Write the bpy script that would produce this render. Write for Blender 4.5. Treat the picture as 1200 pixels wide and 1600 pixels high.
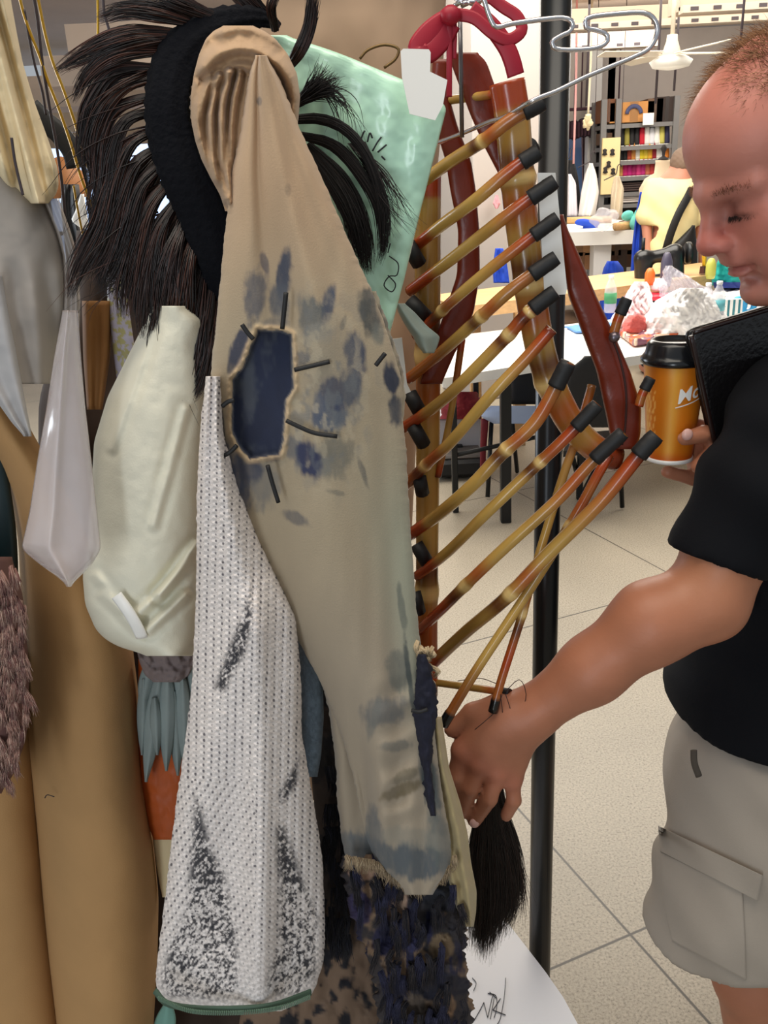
import bpy, math, random
import numpy as np
from mathutils import Vector, Matrix, Euler

for o in list(bpy.data.objects): bpy.data.objects.remove(o)
SC = bpy.context.scene
COL = SC.collection
random.seed(7); RNG = np.random.default_rng(7)
# ------------------------------------------------------------- camera
FPX = 1386.0; PITCH = math.radians(20.6); ROLL = math.radians(3.0); CAMZ = 1.6
_f = np.array([0, math.cos(PITCH), -math.sin(PITCH)])
_r0 = np.array([1.0, 0, 0]); _u0 = np.array([0, math.sin(PITCH), math.cos(PITCH)])
_r = math.cos(ROLL)*_r0 - math.sin(ROLL)*_u0
_u = math.sin(ROLL)*_r0 + math.cos(ROLL)*_u0
CAM = np.array([0, 0, CAMZ])
cd = bpy.data.cameras.new('camera'); cam = bpy.data.objects.new('camera', cd); COL.objects.link(cam)
cd.sensor_fit = 'VERTICAL'; cd.sensor_height = 24; cd.lens = 24*FPX/1600; cd.clip_start = .02
cam.matrix_world = Matrix(((_r[0], _u[0], -_f[0], 0), (_r[1], _u[1], -_f[1], 0), (_r[2], _u[2], -_f[2], CAMZ), (0, 0, 0, 1)))
SC.camera = cam
# ------------------------------------------------------------- world, lamps, exposure
SC.view_settings.view_transform = 'Standard'; SC.view_settings.look = 'None'
SC.view_settings.gamma = 1; SC.view_settings.use_curve_mapping = False; SC.view_settings.exposure = 0.0
wd = bpy.data.worlds.new('world'); SC.world = wd; wd.use_nodes = True
wd.node_tree.nodes['Background'].inputs[0].default_value = (.86, .93, 1, 1)
wd.node_tree.nodes['Background'].inputs[1].default_value = .42
def area(name, loc, target, sx, sy, power, col=(1, 1, 1)):
    l = bpy.data.lights.new(name, 'AREA'); l.shape = 'RECTANGLE'; l.size = sx; l.size_y = sy; l.energy = power; l.color = col
    o = bpy.data.objects.new(name, l); COL.objects.link(o); o.location = loc
    o.rotation_euler = (Vector(target)-Vector(loc)).to_track_quat('-Z', 'Y').to_euler(); return o
area('ceiling_light_work_tables', (1.0, 5.4, 3.0), (1.0, 5.4, 0), 3.4, 2.4, 215, (1, .95, .86))
area('ceiling_light_far', (2.6, 9.6, 3.05), (2.6, 9.9, 0), 5, 3.4, 300, (1, .93, .8))
area('wall_fill_light', (2.6, 11.2, 3.0), (3.0, 13.6, 1.9), 4, .5, 28, (1, .94, .86))  # added fill lamp, aimed at the back wall to brighten it
area('ceiling_light_rack', (-.2, .5, 3.0), (-.2, .9, 0), 2.2, 1.0, 34, (1, .9, .76))
area('streak_strip_light', (-1.2, -2.3, 1.35), (-.1, 1, 1.15), .5, 2.3, 30, (.84, .92, 1))  # unseen strip lamp added behind the camera for a streak on glossy surfaces
area('window_daylight_left', (-4.2, 4.8, 2.0), (0, 3, 1), 2.4, 1.8, 100, (.84, .92, 1))

# ------------------------------------------------------------- pixel -> world at a real distance
def ray(px, py):
    px = np.asarray(px, float)[..., None]; py = np.asarray(py, float)[..., None]
    return _f*FPX + _r*(px-600) - _u*(py-800)
def W(px, py, Y):                       # the point seen there that stands in the upright plane y = Y
    d = ray(px, py); Y = np.asarray(Y, float)[..., None]
    return CAM + d*(Y/d[..., 1:2])
def WZ(px, py, z):                      # the point seen there at height z
    d = ray(px, py); return CAM + d*((z-CAMZ)/d[..., 2:3])
def ppm(px, py, Y):                     # pixels per metre there
    d = ray(px, py); return FPX/float(Y*FPX/ d[1])
# ------------------------------------------------------------- small helpers
def lin(c):
    c = np.asarray(c, float)
    if c.max() > 1.001: c = c/255.
    return np.where(c <= .04045, c/12.92, ((c+.055)/1.055)**2.4)
def sm(a, b, x): t = np.clip((x-a)/(b-a), 0, 1); return t*t*(3-2*t)
def link(me, name, mat=None, parent=None, smooth=True):
    o = bpy.data.objects.new(name, me); COL.objects.link(o)
    if mat: me.materials.append(mat)
    if parent is not None: o.parent = parent
    if smooth and len(me.polygons): me.polygons.foreach_set('use_smooth', np.ones(len(me.polygons), bool))
    me.update(); return o
def mesh(name, V, F, mat=None, parent=None, smooth=True, col=None):
    me = bpy.data.meshes.new(name); V = np.asarray(V, float)
    if isinstance(F, np.ndarray):
        n, k = F.shape
        me.vertices.add(len(V)); me.vertices.foreach_set('co', V.astype(np.float32).ravel())
        me.loops.add(n*k); me.loops.foreach_set('vertex_index', F.astype(np.int32).ravel())
        me.polygons.add(n); me.polygons.foreach_set('loop_start', np.arange(0, n*k, k, dtype=np.int32))
        me.update(calc_edges=True)
    else: me.from_pydata([tuple(v) for v in V], [], F)
    me.validate()
    if col is not None:
        a = me.color_attributes.new('Col', 'FLOAT_COLOR', 'POINT')
        c = np.ones((len(V), 4), np.float32); c[:, :3] = col; a.data.foreach_set('color', c.ravel())
    return link(me, name, mat, parent, smooth)
def tag(o, label=None, cat=None, group=None, kind=None):
    if label: o['label'] = label
    if cat: o['category'] = cat
    if group: o['group'] = group
    if kind: o['kind'] = kind
    return o
def empty(name, loc, label, cat, group=None):
    o = bpy.data.objects.new(name, None); COL.objects.link(o); o.location = tuple(loc); o.empty_display_size = .05
    bpy.context.view_layer.update()
    return tag(o, label, cat, group)
def adopt(o, root):                      # keep world place while becoming a part
    o.parent = root; o.matrix_parent_inverse = Matrix.Translation(-Vector(root.location)); return o
class MB:                                # collects shapes into one mesh
    def __init__(s): s.V = []; s.F = []; s.C = []; s.n = 0
    def add(s, V, F, col=None):
        V = np.asarray(V, float); s.V.append(V); F = [tuple(int(i)+s.n for i in f) for f in F]; s.F += F; s.n += len(V)
        s.C.append(np.tile(np.asarray(col if col is not None else (1, 1, 1), float), (len(V), 1)) if col is None or np.ndim(col) == 1 else col)
        return s
    def box(s, c, size, R=None, col=None, bev=0):
        x, y, z = np.asarray(size)/2.
        if bev:
            b = min(bev, x*.9, y*.9, z*.9); P = []
            for sz in (-1, 1):
                for (lv, ins) in ((z, b), (z-b, 0)) if sz > 0 else ((z-b, 0), (z, b)):
                    pass
            lv = [(-z, b), (-z+b, 0), (z-b, 0), (z, b)]
            for zz, i in lv:
                X, Yy = x-i, y-i; k = b if i == 0 else b*.6
                P += [(-X+k, -Yy, zz), (X-k, -Yy, zz), (X, -Yy+k, zz), (X, Yy-k, zz), (X-k, Yy, zz), (-X+k, Yy, zz), (-X, Yy-k, zz), (-X, -Yy+k, zz)]
            F = [tuple(range(7, -1, -1)), tuple(range(24, 32))]
            for r in range(3):
                for j in range(8): F.append((r*8+j, r*8+(j+1) % 8, r*8+8+(j+1) % 8, r*8+8+j))
        else:
            P = [(-x, -y, -z), (x, -y, -z), (x, y, -z), (-x, y, -z), (-x, -y, z), (x, -y, z), (x, y, z), (-x, y, z)]
            F = [(0, 3, 2, 1), (4, 5, 6, 7), (0, 1, 5, 4), (1, 2, 6, 5), (2, 3, 7, 6), (3, 0, 4, 7)]
        P = np.array(P)
        if R is not None: P = P @ np.array(R).T
        return s.add(P+np.asarray(c), F, col)
    def tube(s, path, rad, n=8, col=None, cap=True, flat=1.0, nrm=None):
        V, F = tube(path, rad, n, cap, flat, nrm)
        if col is not None and np.ndim(col) == 2: col = np.vstack([np.repeat(col, n, axis=0)]+([col[0], col[-1]] if cap else []))
        return s.add(V, F, col)
    def lathe(s, c, prof, n=20, R=None, col=None):
        V = []; F = []
        for r, z in prof:
            for i in range(n): a = 2*math.pi*i/n; V.append((r*math.cos(a), r*math.sin(a), z))
        for k in range(len(prof)-1):
            for i in range(n): j = (i+1) % n; F.append((k*n+i, k*n+j, (k+1)*n+j, (k+1)*n+i))
        F.append(tuple(range(n-1, -1, -1))); F.append(tuple((len(prof)-1)*n+i for i in range(n)))
        V = np.array(V)
        if R is not None: V = V @ np.array(R).T
        return s.add(V+np.asarray(c), F, col)
    def build(s, name, mat, parent=None, smooth=True, root=None):
        o = mesh(name, np.vstack(s.V), s.F, mat, parent, smooth, np.vstack(s.C))
        if root is not None: adopt(o, root)
        return o
def tube(path, rad, n=8, cap=True, flat=1.0, nrm=None):
    P = np.asarray(path, float); m = len(P); rad = np.broadcast_to(np.asarray(rad, float), (m,))
    T = np.gradient(P, axis=0); T /= np.linalg.norm(T, axis=1)[:, None]+1e-12
    ref = np.array(nrm if nrm is not None else (0, 1, 0.02), float)
    N = np.zeros_like(P); cur = ref
    for i in range(m):
        v = (ref if nrm is not None else cur) - np.dot(ref if nrm is not None else cur, T[i])*T[i]
        if np.linalg.norm(v) < 1e-4: v = np.cross(T[i], (1, 0, 0))
        cur = v/np.linalg.norm(v); N[i] = cur
    B = np.cross(T, N)
    a = np.arange(n)*2*math.pi/n
    V = P[:, None]+rad[:, None, None]*(np.cos(a)[None, :, None]*N[:, None]*flat+np.sin(a)[None, :, None]*B[:, None])
    V = V.reshape(-1, 3); F = []
    for k in range(m-1):
        for i in range(n): j = (i+1) % n; F.append((k*n+i, k*n+j, (k+1)*n+j, (k+1)*n+i))
    if cap:
        V = np.vstack([V, P[:1], P[-1:]]); q = m*n
        for i in range(n):
            j = (i+1) % n; F.append((q, j, i)); F.append((q+1, (m-1)*n+i, (m-1)*n+j))
    return V, F
def spl(pts, m):                         # smooth resample of a polyline (any number of columns)
    P = np.asarray(pts, float)
    if len(P) == 2: t = np.linspace(0, 1, m)[:, None]; return P[0]*(1-t)+P[1]*t
    d = np.r_[0, np.cumsum(np.sqrt(np.maximum(((P[1:, :2]-P[:-1, :2])**2).sum(1), 1e-12)))]
    Q = np.vstack([2*P[0]-P[1], P, 2*P[-1]-P[-2]]); out = []
    for t in np.linspace(0, d[-1], m):
        i = min(np.searchsorted(d, t, side='right')-1, len(P)-2); i = max(i, 0)
        s = (t-d[i])/(d[i+1]-d[i]+1e-12); a, b, c, e = Q[i], Q[i+1], Q[i+2], Q[i+3]
        out.append(.5*((2*b)+(-a+c)*s+(2*a-5*b+4*c-e)*s*s+(-a+3*b-3*c+e)*s**3))
    return np.array(out)
def W3(p): p = np.asarray(p, float); return W(p[:, 0], p[:, 1], p[:, 2])   # columns px, py, Y
# hash noise in numpy
def vnoise(x, y, seed=0):
    x = np.asarray(x, float); y = np.asarray(y, float); xi = np.floor(x).astype(int); yi = np.floor(y).astype(int)
    fx = x-xi; fy = y-yi; fx = fx*fx*(3-2*fx); fy = fy*fy*(3-2*fy)
    def h(a, b):
        n = (a*374761393+b*668265263+seed*982451653) & 0x7fffffff
        n = ((n ^ (n >> 13))*1274126177) & 0x7fffffff
        return ((n ^ (n >> 16)) & 0xffff)/65535.
    return (h(xi, yi)*(1-fx)+h(xi+1, yi)*fx)*(1-fy)+(h(xi, yi+1)*(1-fx)+h(xi+1, yi+1)*fx)*fy
def fbm(x, y, seed=0, o=4):
    s = 0; a = .5
    for i in range(o): s = s+a*vnoise(x*2**i, y*2**i, seed+i*17); a *= .5
    return s
# ------------------------------------------------------------- materials
def mat(name, col=(200, 200, 200), rough=.6, metal=0, vc=False, bump=0, bscale=200, var=0, vscale=20, trans=0, alpha=1, emit=0, spec=.5, sheen=0, stretch=None, sss=0):
    m = bpy.data.materials.new(name); m.use_nodes = True; nt = m.node_tree; b = nt.nodes['Principled BSDF']
    c = lin(col); b.inputs['Base Color'].default_value = (*c, 1)
    b.inputs['Roughness'].default_value = rough; b.inputs['Metallic'].default_value = metal
    b.inputs['Specular IOR Level'].default_value = spec
    if trans: b.inputs['Transmission Weight'].default_value = trans
    if alpha < 1: b.inputs['Alpha'].default_value = alpha
    if sheen: b.inputs['Sheen Weight'].default_value = sheen
    if sss: b.inputs['Subsurface Weight'].default_value = sss; b.inputs['Subsurface Radius'].default_value = (.02, .008, .004)
    if emit: b.inputs['Emission Color'].default_value = (*c, 1); b.inputs['Emission Strength'].default_value = emit
    tc = nt.nodes.new('ShaderNodeTexCoord'); src = None; vec = tc.outputs['Object']
    if stretch:
        mp = nt.nodes.new('ShaderNodeMapping'); mp.inputs['Scale'].default_value = stretch; nt.links.new(vec, mp.inputs[0]); vec = mp.outputs[0]
    if vc: a = nt.nodes.new('ShaderNodeVertexColor'); a.layer_name = 'Col'; src = a.outputs['Color']
    if var:
        n = nt.nodes.new('ShaderNodeTexNoise'); n.inputs['Scale'].default_value = vscale; n.inputs['Detail'].default_value = 5; nt.links.new(vec, n.inputs['Vector'])
        r = nt.nodes.new('ShaderNodeMapRange'); r.inputs[1].default_value = .3; r.inputs[2].default_value = .7; r.inputs[3].default_value = 1-var; r.inputs[4].default_value = 1+var*.6; nt.links.new(n.outputs[0], r.inputs[0])
        v = nt.nodes.new('ShaderNodeMix'); v.data_type = 'RGBA'; v.blend_type = 'MULTIPLY'; v.inputs[0].default_value = 1
        if src: nt.links.new(src, v.inputs[6])
        else: v.inputs[6].default_value = (*c, 1)
        nt.links.new(r.outputs[0], v.inputs[7]); src = v.outputs[2]
    if src: nt.links.new(src, b.inputs['Base Color'])
    if bump:
        n = nt.nodes.new('ShaderNodeTexNoise'); n.inputs['Scale'].default_value = bscale; n.inputs['Detail'].default_value = 4; nt.links.new(vec, n.inputs['Vector'])
        u = nt.nodes.new('ShaderNodeBump'); u.inputs['Strength'].default_value = bump; u.inputs['Distance'].default_value = .003; nt.links.new(n.outputs[0], u.inputs['Height']); nt.links.new(u.outputs[0], b.inputs['Normal'])
    return m
# ------------------------------------------------------------- hanging cloth volume from rows (py, x left, x right[, Y])
def cloth(name, rows, Y, thick, m, parent=None, root=None, col=None, fold=None, nu=60, nv=160, back=None, ends=True, power=.5, noise=.002, nsc=40, seed=0, edge=0, nsy=None):
    R = np.asarray(rows, float)
    if R.shape[1] == 3: R = np.c_[R, np.full(len(R), Y)]
    py = np.linspace(R[0, 0], R[-1, 0], nv)
    def pc(c):                           # smooth-ish interpolation
        v = np.interp(py, R[:, 0], R[:, c]); k = max(1, nv//60); ker = np.ones(2*k+1)/(2*k+1)
        return np.convolve(np.pad(v, k, mode='edge'), ker, mode='valid')
    xl, xr, YY = pc(1), pc(2), pc(3)
    u = .5-.5*np.cos(np.linspace(0, math.pi, nu))*1.0
    u = .5*u+.5*np.linspace(0, 1, nu)
    U, VV = np.meshgrid(u, py); XL = xl[:, None]; XR = xr[:, None]
    PX = XL+(XR-XL)*U; t = 2*U-1
    if edge: PX = PX+edge*2*((fbm(py/9, py*0+3, seed+5)-.5)[:, None]*np.clip(1-U*14, 0, 1)+(fbm(py/9, py*0+9, seed+8)-.5)[:, None]*np.clip(1-(1-U)*14, 0, 1))
    th = (thick(py) if callable(thick) else np.full(nv, thick))[:, None]
    bul = np.maximum(1-np.abs(t)**2.2, 0)**power
    nz = (fbm(PX/nsc, VV/(nsy or nsc), seed, 2 if nsy else 4)-.5)*2*noise*np.minimum(bul*3, 1)
    fo = fold(U, VV, PX) if fold else 0
    Yf = YY[:, None]-th*bul-nz-fo*np.minimum(bul*2, 1)
    bt = th if back is None else back
    Yb = YY[:, None]+bt*bul+.0008
    Pf = W(PX, VV, Yf)
    Pb = W(PX, VV, Yb)[:, 1:-1][:, ::-1]
    n = nu+nu-2
    V = np.concatenate([Pf, Pb], axis=1).reshape(-1, 3)
    i = np.arange(nv-1)[:, None]; j = np.arange(n)[None]; jn = (j+1) % n
    F = np.stack([i*n+j, (i+1)*n+j, (i+1)*n+jn, i*n+jn], -1).reshape(-1, 4)
    C = None
    if col is not None:
        if callable(col):
            cf = col(PX, VV, U); cb = cf[:, 1:-1][:, ::-1]; C = np.concatenate([cf, cb], axis=1).reshape(-1, 3)
        else: C = np.tile(lin(col), (len(V), 1))
    if ends:
        tris = []
        for r in (0, nv-1):
            k = nu-2
            for q in range(nu-1):          # bridge front point q to back point
                a = r*n+q; b = r*n+q+1
                fb = lambda z: r*n+(0 if z == 0 else (nu-1 if z == nu-1 else n-z))
                c, d = fb(q+1), fb(q); quad = [a, b, c, d]
                if r: quad = quad[::-1]
                if len(set(quad)) == 4: tris.append(quad)
                else: tris.append(list(dict.fromkeys(quad)))
        Fl = [tuple(x) for x in F.tolist()]+[tuple(x) for x in tris if len(x) > 2]
        o = mesh(name, V, Fl, m, parent, True, C)
    else: o = mesh(name, V, F, m, parent, True, C)
    if root is not None: adopt(o, root)
    return o
def board(mb, poly, thick, n=(0, 1, 0), col=None):   # solid slab from a planar polygon of points
    P = np.asarray(poly, float); k = len(P); n = np.asarray(n, float)*thick
    F = [tuple(range(k)), tuple(range(2*k-1, k-1, -1))]+[(i, i+k, (i+1) % k+k, (i+1) % k) for i in range(k)]
    return mb.add(np.vstack([P, P+n]), F, col)
# ------------------------------------------------------------- hair
def hair(name, locks, m, root=None, parent=None, seed=1, rad=.0006, seg=14, col=None):
    rg = np.random.default_rng(seed); VS = []; FS = []; CS = []; base = 0
    for L in locks:
        G = spl(L['g'], seg)                        # px, py, Y, half width px
        n = L['n']; P0 = W3(G[:, :3]); w = G[:, 3]/np.array([ppm(a, b, c) for a, b, c in G[:, :3]])
        T = np.gradient(P0, axis=0); T /= np.linalg.norm(T, axis=1)[:, None]
        A = np.cross(T, (0, 1, 0.01)); A /= np.linalg.norm(A, axis=1)[:, None]; B = np.cross(T, A)
        th = rg.uniform(0, 2*np.pi, n); rr = np.sqrt(rg.uniform(0, 1, n)); s = np.linspace(0, 1, seg)
        ln = 1-rg.uniform(0, L.get('short', .35), n)
        P = np.zeros((n, seg, 3))
        for c in range(3): P[:, :, c] = np.array([np.interp(s*l, s, P0[:, c]) for l in ln])
        wi = np.array([np.interp(s*l, s, w) for l in ln])
        sp = L.get('spread', .6); ph = rg.uniform(0, 6, (n, 1)); fly = rg.normal(0, 1, (n, 2))*L.get('fly', .25)
        oa = (rr*np.cos(th))[:, None]*wi + fly[:, :1]*s**2*w.mean() + .15*wi*np.sin(ph+s*5)
        ob = (rr*np.sin(th))[:, None]*wi*L.get('deep', .6) + fly[:, 1:]*s**2*w.mean()
        P += oa[..., None]*A[None]+ob[..., None]*B[None]
        r = L.get('rad', rad)*rg.uniform(.6, 1.3, n)[:, None]*(1-.85*s**2)[None]
        a = np.arange(3)*2*np.pi/3
        V = P[:, :, None]+r[:, :, None, None]*(np.cos(a)[None, None, :, None]*A[None, :, None]+np.sin(a)[None, None, :, None]*B[None, :, None])
        V = V.reshape(-1, 3); st = np.arange(n)[:, None, None]*seg*3; k = np.arange(seg-1)[None, :, None]*3; j = np.arange(3)[None, None]; jn = (j+1) % 3
        F = np.stack([st+k+j, st+k+jn, st+k+3+jn, st+k+3+j], -1).reshape(-1, 4)+base
        base += len(V); VS.append(V); FS.append(F)
        c0 = lin(L.get('c', (26, 18, 17))); c1 = lin(L.get('c2', (70, 42, 34))); mix = (rg.uniform(0, 1, n)**3)[:, None]*np.ones((1, seg*3))
        CS.append((c0[None, None]*(1-mix[..., None])+c1[None, None]*mix[..., None]).reshape(-1, 3))
    o = mesh(name, np.vstack(VS), np.vstack(FS), m, parent, True, np.vstack(CS))
    if root is not None: adopt(o, root)
    return o
# ------------------------------------------------------------- solids by smooth union (surface nets)
def cap_(a, b, ra, rb, k=.01, sub=False): return ('c', np.asarray(a, float), np.asarray(b, float), ra, rb, k, sub)
def ell_(c, r, R=None, k=.01, sub=False): return ('e', np.asarray(c, float), np.asarray(r, float), np.eye(3) if R is None else np.asarray(R, float), 0, k, sub)
def solid(prims, h, disp=None, cuts=()):
    lo = np.array([1e9]*3); hi = -lo
    def bb(p):
        if p[0] == 'c': R = max(p[3], p[4]); return np.minimum(p[1], p[2])-R, np.maximum(p[1], p[2])+R
        R = np.sqrt(((p[3]*p[2][None])**2).sum(1)); return p[1]-R, p[1]+R
    for p in prims:
        if p[-1]: continue
        a, b = bb(p); lo = np.minimum(lo, a); hi = np.maximum(hi, b)
    lo -= 4*h+.01; hi += 4*h+.01; n = np.ceil((hi-lo)/h).astype(int)+1
    f = np.full(n, .2, np.float32)
    ax = [lo[i]+h*np.arange(n[i]) for i in range(3)]
    for p in prims:
        a, b = bb(p); k = p[5]; mg = k+3*h+.004
        s = [slice(max(0, int((a[i]-mg-lo[i])/h)), min(n[i], int((b[i]+mg-lo[i])/h)+2)) for i in range(3)]
        if any(q.stop <= q.start for q in s): continue
        X, Y, Z = np.meshgrid(ax[0][s[0]], ax[1][s[1]], ax[2][s[2]], indexing='ij'); Q = np.stack([X, Y, Z], -1)
        if p[0] == 'c':
            d = p[2]-p[1]; t = np.clip(((Q-p[1])@d)/max(d@d, 1e-12), 0, 1); D = np.linalg.norm(Q-p[1]-t[..., None]*d, axis=-1)-(p[3]+(p[4]-p[3])*t)
        else:
            q = (Q-p[1])@p[3]; k0 = np.linalg.norm(q/p[2], axis=-1); k1 = np.linalg.norm(q/p[2]**2, axis=-1)+1e-9; D = k0*(k0-1)/k1
        g = f[s[0], s[1], s[2]]
        if p[-1]: hh = np.clip(.5-.5*(g+D)/k, 0, 1); g[...] = g*(1-hh)-D*hh+k*hh*(1-hh)
        else: hh = np.clip(.5+.5*(g-D)/k, 0, 1); g[...] = g*(1-hh)+D*hh-k*hh*(1-hh)
    if disp is not None or cuts:
        X, Y, Z = np.meshgrid(*ax, indexing='ij')
        if disp is not None: f = f+disp(X, Y, Z).astype(np.float32)
        for (pt, nm, *r) in cuts:           # keep the side the normal points away from
            nm = np.asarray(nm, float)/np.linalg.norm(nm); D = (X-pt[0])*nm[0]+(Y-pt[1])*nm[1]+(Z-pt[2])*nm[2]
            if r:                            # only near the cut point
                far = (X-pt[0])**2+(Y-pt[1])**2+(Z-pt[2])**2 > r[0]**2; D = np.where(far, -9, D)
            f = np.maximum(f, D.astype(np.float32))
    ins = f < 0
    c = [ins[i:n[0]-1+i, j:n[1]-1+j, l:n[2]-1+l] for i in (0, 1) for j in (0, 1) for l in (0, 1)]
    al = c[0].copy(); an = c[0].copy()
    for q in c[1:]: al &= q; an |= q
    cell = np.argwhere(an & ~al); del al, an
    m1 = n-1; cid = (cell[:, 0]*m1[1]+cell[:, 1])*m1[2]+cell[:, 2]
    S = np.zeros((len(cell), 3)); N = np.zeros(len(cell))
    for i in (0, 1):
        for j in (0, 1):
            for l in (0, 1):
                for a in range(3):
                    o = np.array([i, j, l])
                    if o[a]: continue
                    o2 = o.copy(); o2[a] = 1; p = cell+o; q = cell+o2
                    fp = f[p[:, 0], p[:, 1], p[:, 2]]; fq = f[q[:, 0], q[:, 1], q[:, 2]]; x = (fp < 0) != (fq < 0)
                    t = np.where(x, fp/np.where(x, fp-fq, 1), 0); pos = p.astype(float); pos[:, a] += t
                    S += np.where(x[:, None], pos, 0); N += x
    V = lo+h*S/N[:, None]
    F = []
    for a in range(3):
        sl0 = [slice(None)]*3; sl1 = [slice(None)]*3; sl0[a] = slice(0, n[a]-1); sl1[a] = slice(1, n[a])
        x = np.argwhere(ins[tuple(sl0)] != ins[tuple(sl1)]); b, c_ = (a+1) % 3, (a+2) % 3
        x = x[(x[:, b] > 0) & (x[:, c_] > 0) & (x[:, b] < m1[b]) & (x[:, c_] < m1[c_])]
        flip = ins[x[:, 0], x[:, 1], x[:, 2]]
        def cc(db, dc): y = x.copy(); y[:, b] -= db; y[:, c_] -= dc; return np.searchsorted(cid, (y[:, 0]*m1[1]+y[:, 1])*m1[2]+y[:, 2])
        q = np.stack([cc(1, 1), cc(0, 1), cc(0, 0), cc(1, 0)], 1); q[~flip] = q[~flip][:, ::-1]; F.append(q)
    return V, np.vstack(F)
# ============================================================= the room
M = {}
M['steel'] = mat('painted_black_steel', (22, 24, 26), .38, .3)
M['plaster'] = mat('warm_grey_plaster', (200, 190, 184), .8, var=.08, vscale=3)
M['ceil'] = mat('ceiling_paint', (188, 172, 158), .8, var=.07, vscale=2)
M['white'] = mat('white_paint', (226, 224, 222), .55)
M['beam'] = mat('pale_beam_paint', (160, 142, 126), .6)
M['perf'] = mat('perforated_tray_metal', (176, 162, 148), .5, .0)
M['plastic_white'] = mat('white_plastic', (240, 238, 232), .4)
M['wood'] = mat('pale_wood', (206, 164, 112), .5, var=.15, vscale=8, stretch=(1, 8, 8))
M['blackm'] = mat('matt_black', (18, 18, 20), .6)
M['vc'] = mat('painted_cloth', vc=True, rough=.85, bump=.12, bscale=900)
M['vcs'] = mat('coloured_smooth', vc=True, rough=.45)
M['cord'] = mat('dark_cord', (52, 42, 48), .6)
def floor_mat():
    m = bpy.data.materials.new('terrazzo_floor'); m.use_nodes = True; nt = m.node_tree; N = nt.nodes; L = nt.links; b = N['Principled BSDF']
    tc = N.new('ShaderNodeTexCoord'); mp = N.new('ShaderNodeMapping'); mp.inputs['Rotation'].default_value = (0, 0, math.radians(-22.5)); L.new(tc.outputs['Object'], mp.inputs[0])
    ca, sa = math.cos(math.radians(22.5)), math.sin(math.radians(22.5)); x0, y0 = .498, 1.507
    u0, v0 = x0*ca+y0*sa, -x0*sa+y0*ca
    sep = N.new('ShaderNodeSeparateXYZ'); L.new(mp.outputs[0], sep.inputs[0]); ds = []
    for i, c in ((0, u0), (1, v0)):
        a = N.new('ShaderNodeMath'); a.operation = 'ADD'; a.inputs[1].default_value = -c+.665+1.33*20; L.new(sep.outputs[i], a.inputs[0])
        q = N.new('ShaderNodeMath'); q.operation = 'MODULO'; q.inputs[1].default_value = 1.33; L.new(a.outputs[0], q.inputs[0])
        s = N.new('ShaderNodeMath'); s.operation = 'SUBTRACT'; s.inputs[1].default_value = .665; L.new(q.outputs[0], s.inputs[0])
        t = N.new('ShaderNodeMath'); t.operation = 'ABSOLUTE'; L.new(s.outputs[0], t.inputs[0]); ds.append(t)
    mn = N.new('ShaderNodeMath'); mn.operation = 'MINIMUM'; L.new(ds[0].outputs[0], mn.inputs[0]); L.new(ds[1].outputs[0], mn.inputs[1])
    mr = N.new('ShaderNodeMapRange'); mr.inputs[1].default_value = .002; mr.inputs[2].default_value = .0042; L.new(mn.outputs[0], mr.inputs[0])
    n1 = N.new('ShaderNodeTexNoise'); n1.inputs['Scale'].default_value = 170; n1.inputs['Detail'].default_value = 8; n1.inputs['Roughness'].default_value = .75; L.new(tc.outputs['Object'], n1.inputs[0])
    r1 = N.new('ShaderNodeValToRGB'); e = r1.color_ramp.elements; e[0].position = .33; e[0].color = (*lin((78, 70, 58)), 1); e[1].position = .46; e[1].color = (*lin((166, 155, 136)), 1)
    k = e.new(.64); k.color = (*lin((196, 184, 164)), 1); L.new(n1.outputs[0], r1.inputs[0])
    n2 = N.new('ShaderNodeTexNoise'); n2.inputs['Scale'].default_value = 2.2; n2.inputs['Detail'].default_value = 6; L.new(tc.outputs['Object'], n2.inputs[0])
    r2 = N.new('ShaderNodeMapRange'); r2.inputs[1].default_value = .3; r2.inputs[2].default_value = .7; r2.inputs[3].default_value = .86; r2.inputs[4].default_value = 1.05; L.new(n2.outputs[0], r2.inputs[0])
    mu = N.new('ShaderNodeMix'); mu.data_type = 'RGBA'; mu.blend_type = 'MULTIPLY'; mu.inputs[0].default_value = 1; L.new(r1.outputs[0], mu.inputs[6]); L.new(r2.outputs[0], mu.inputs[7])
    mx = N.new('ShaderNodeMix'); mx.data_type = 'RGBA'; mx.inputs[6].default_value = (*lin((74, 68, 60)), 1); L.new(mr.outputs[0], mx.inputs[0]); L.new(mu.outputs[2], mx.inputs[7])
    L.new(mx.outputs[2], b.inputs['Base Color']); b.inputs['Roughness'].default_value = .42; return m
def slab(name, lo, hi, m):
    c = [(a+b)/2 for a, b in zip(lo, hi)]; return MB().box(c, [b-a for a, b in zip(lo, hi)]).build(name, m, smooth=False)
tag(slab('floor', (-7, -4, -.1), (10, 14.2, 0), floor_mat()), kind='structure')
tag(slab('ceiling', (-7, 1.6, 3.35), (10, 14.2, 3.5), M['ceil']), kind='structure')
# far wall with an open bay at the left and a grey lintel band above the shelves
mb = MB(); mb.box((.2, 13.6, 1.65), (4.0, .2, 3.3)); mb.box((6.6, 13.6, 1.65), (6.4, .2, 3.3)); mb.box((2.8, 13.6, 2.75), (1.4, .2, 1.1))
tag(mb.build('wall_back', M['plaster'], smooth=False), kind='structure')
tag(slab('wall_left', (-7.1, 3.2, 0), (-7, 14.2, 3.4), M['plaster']), kind='structure')
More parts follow.
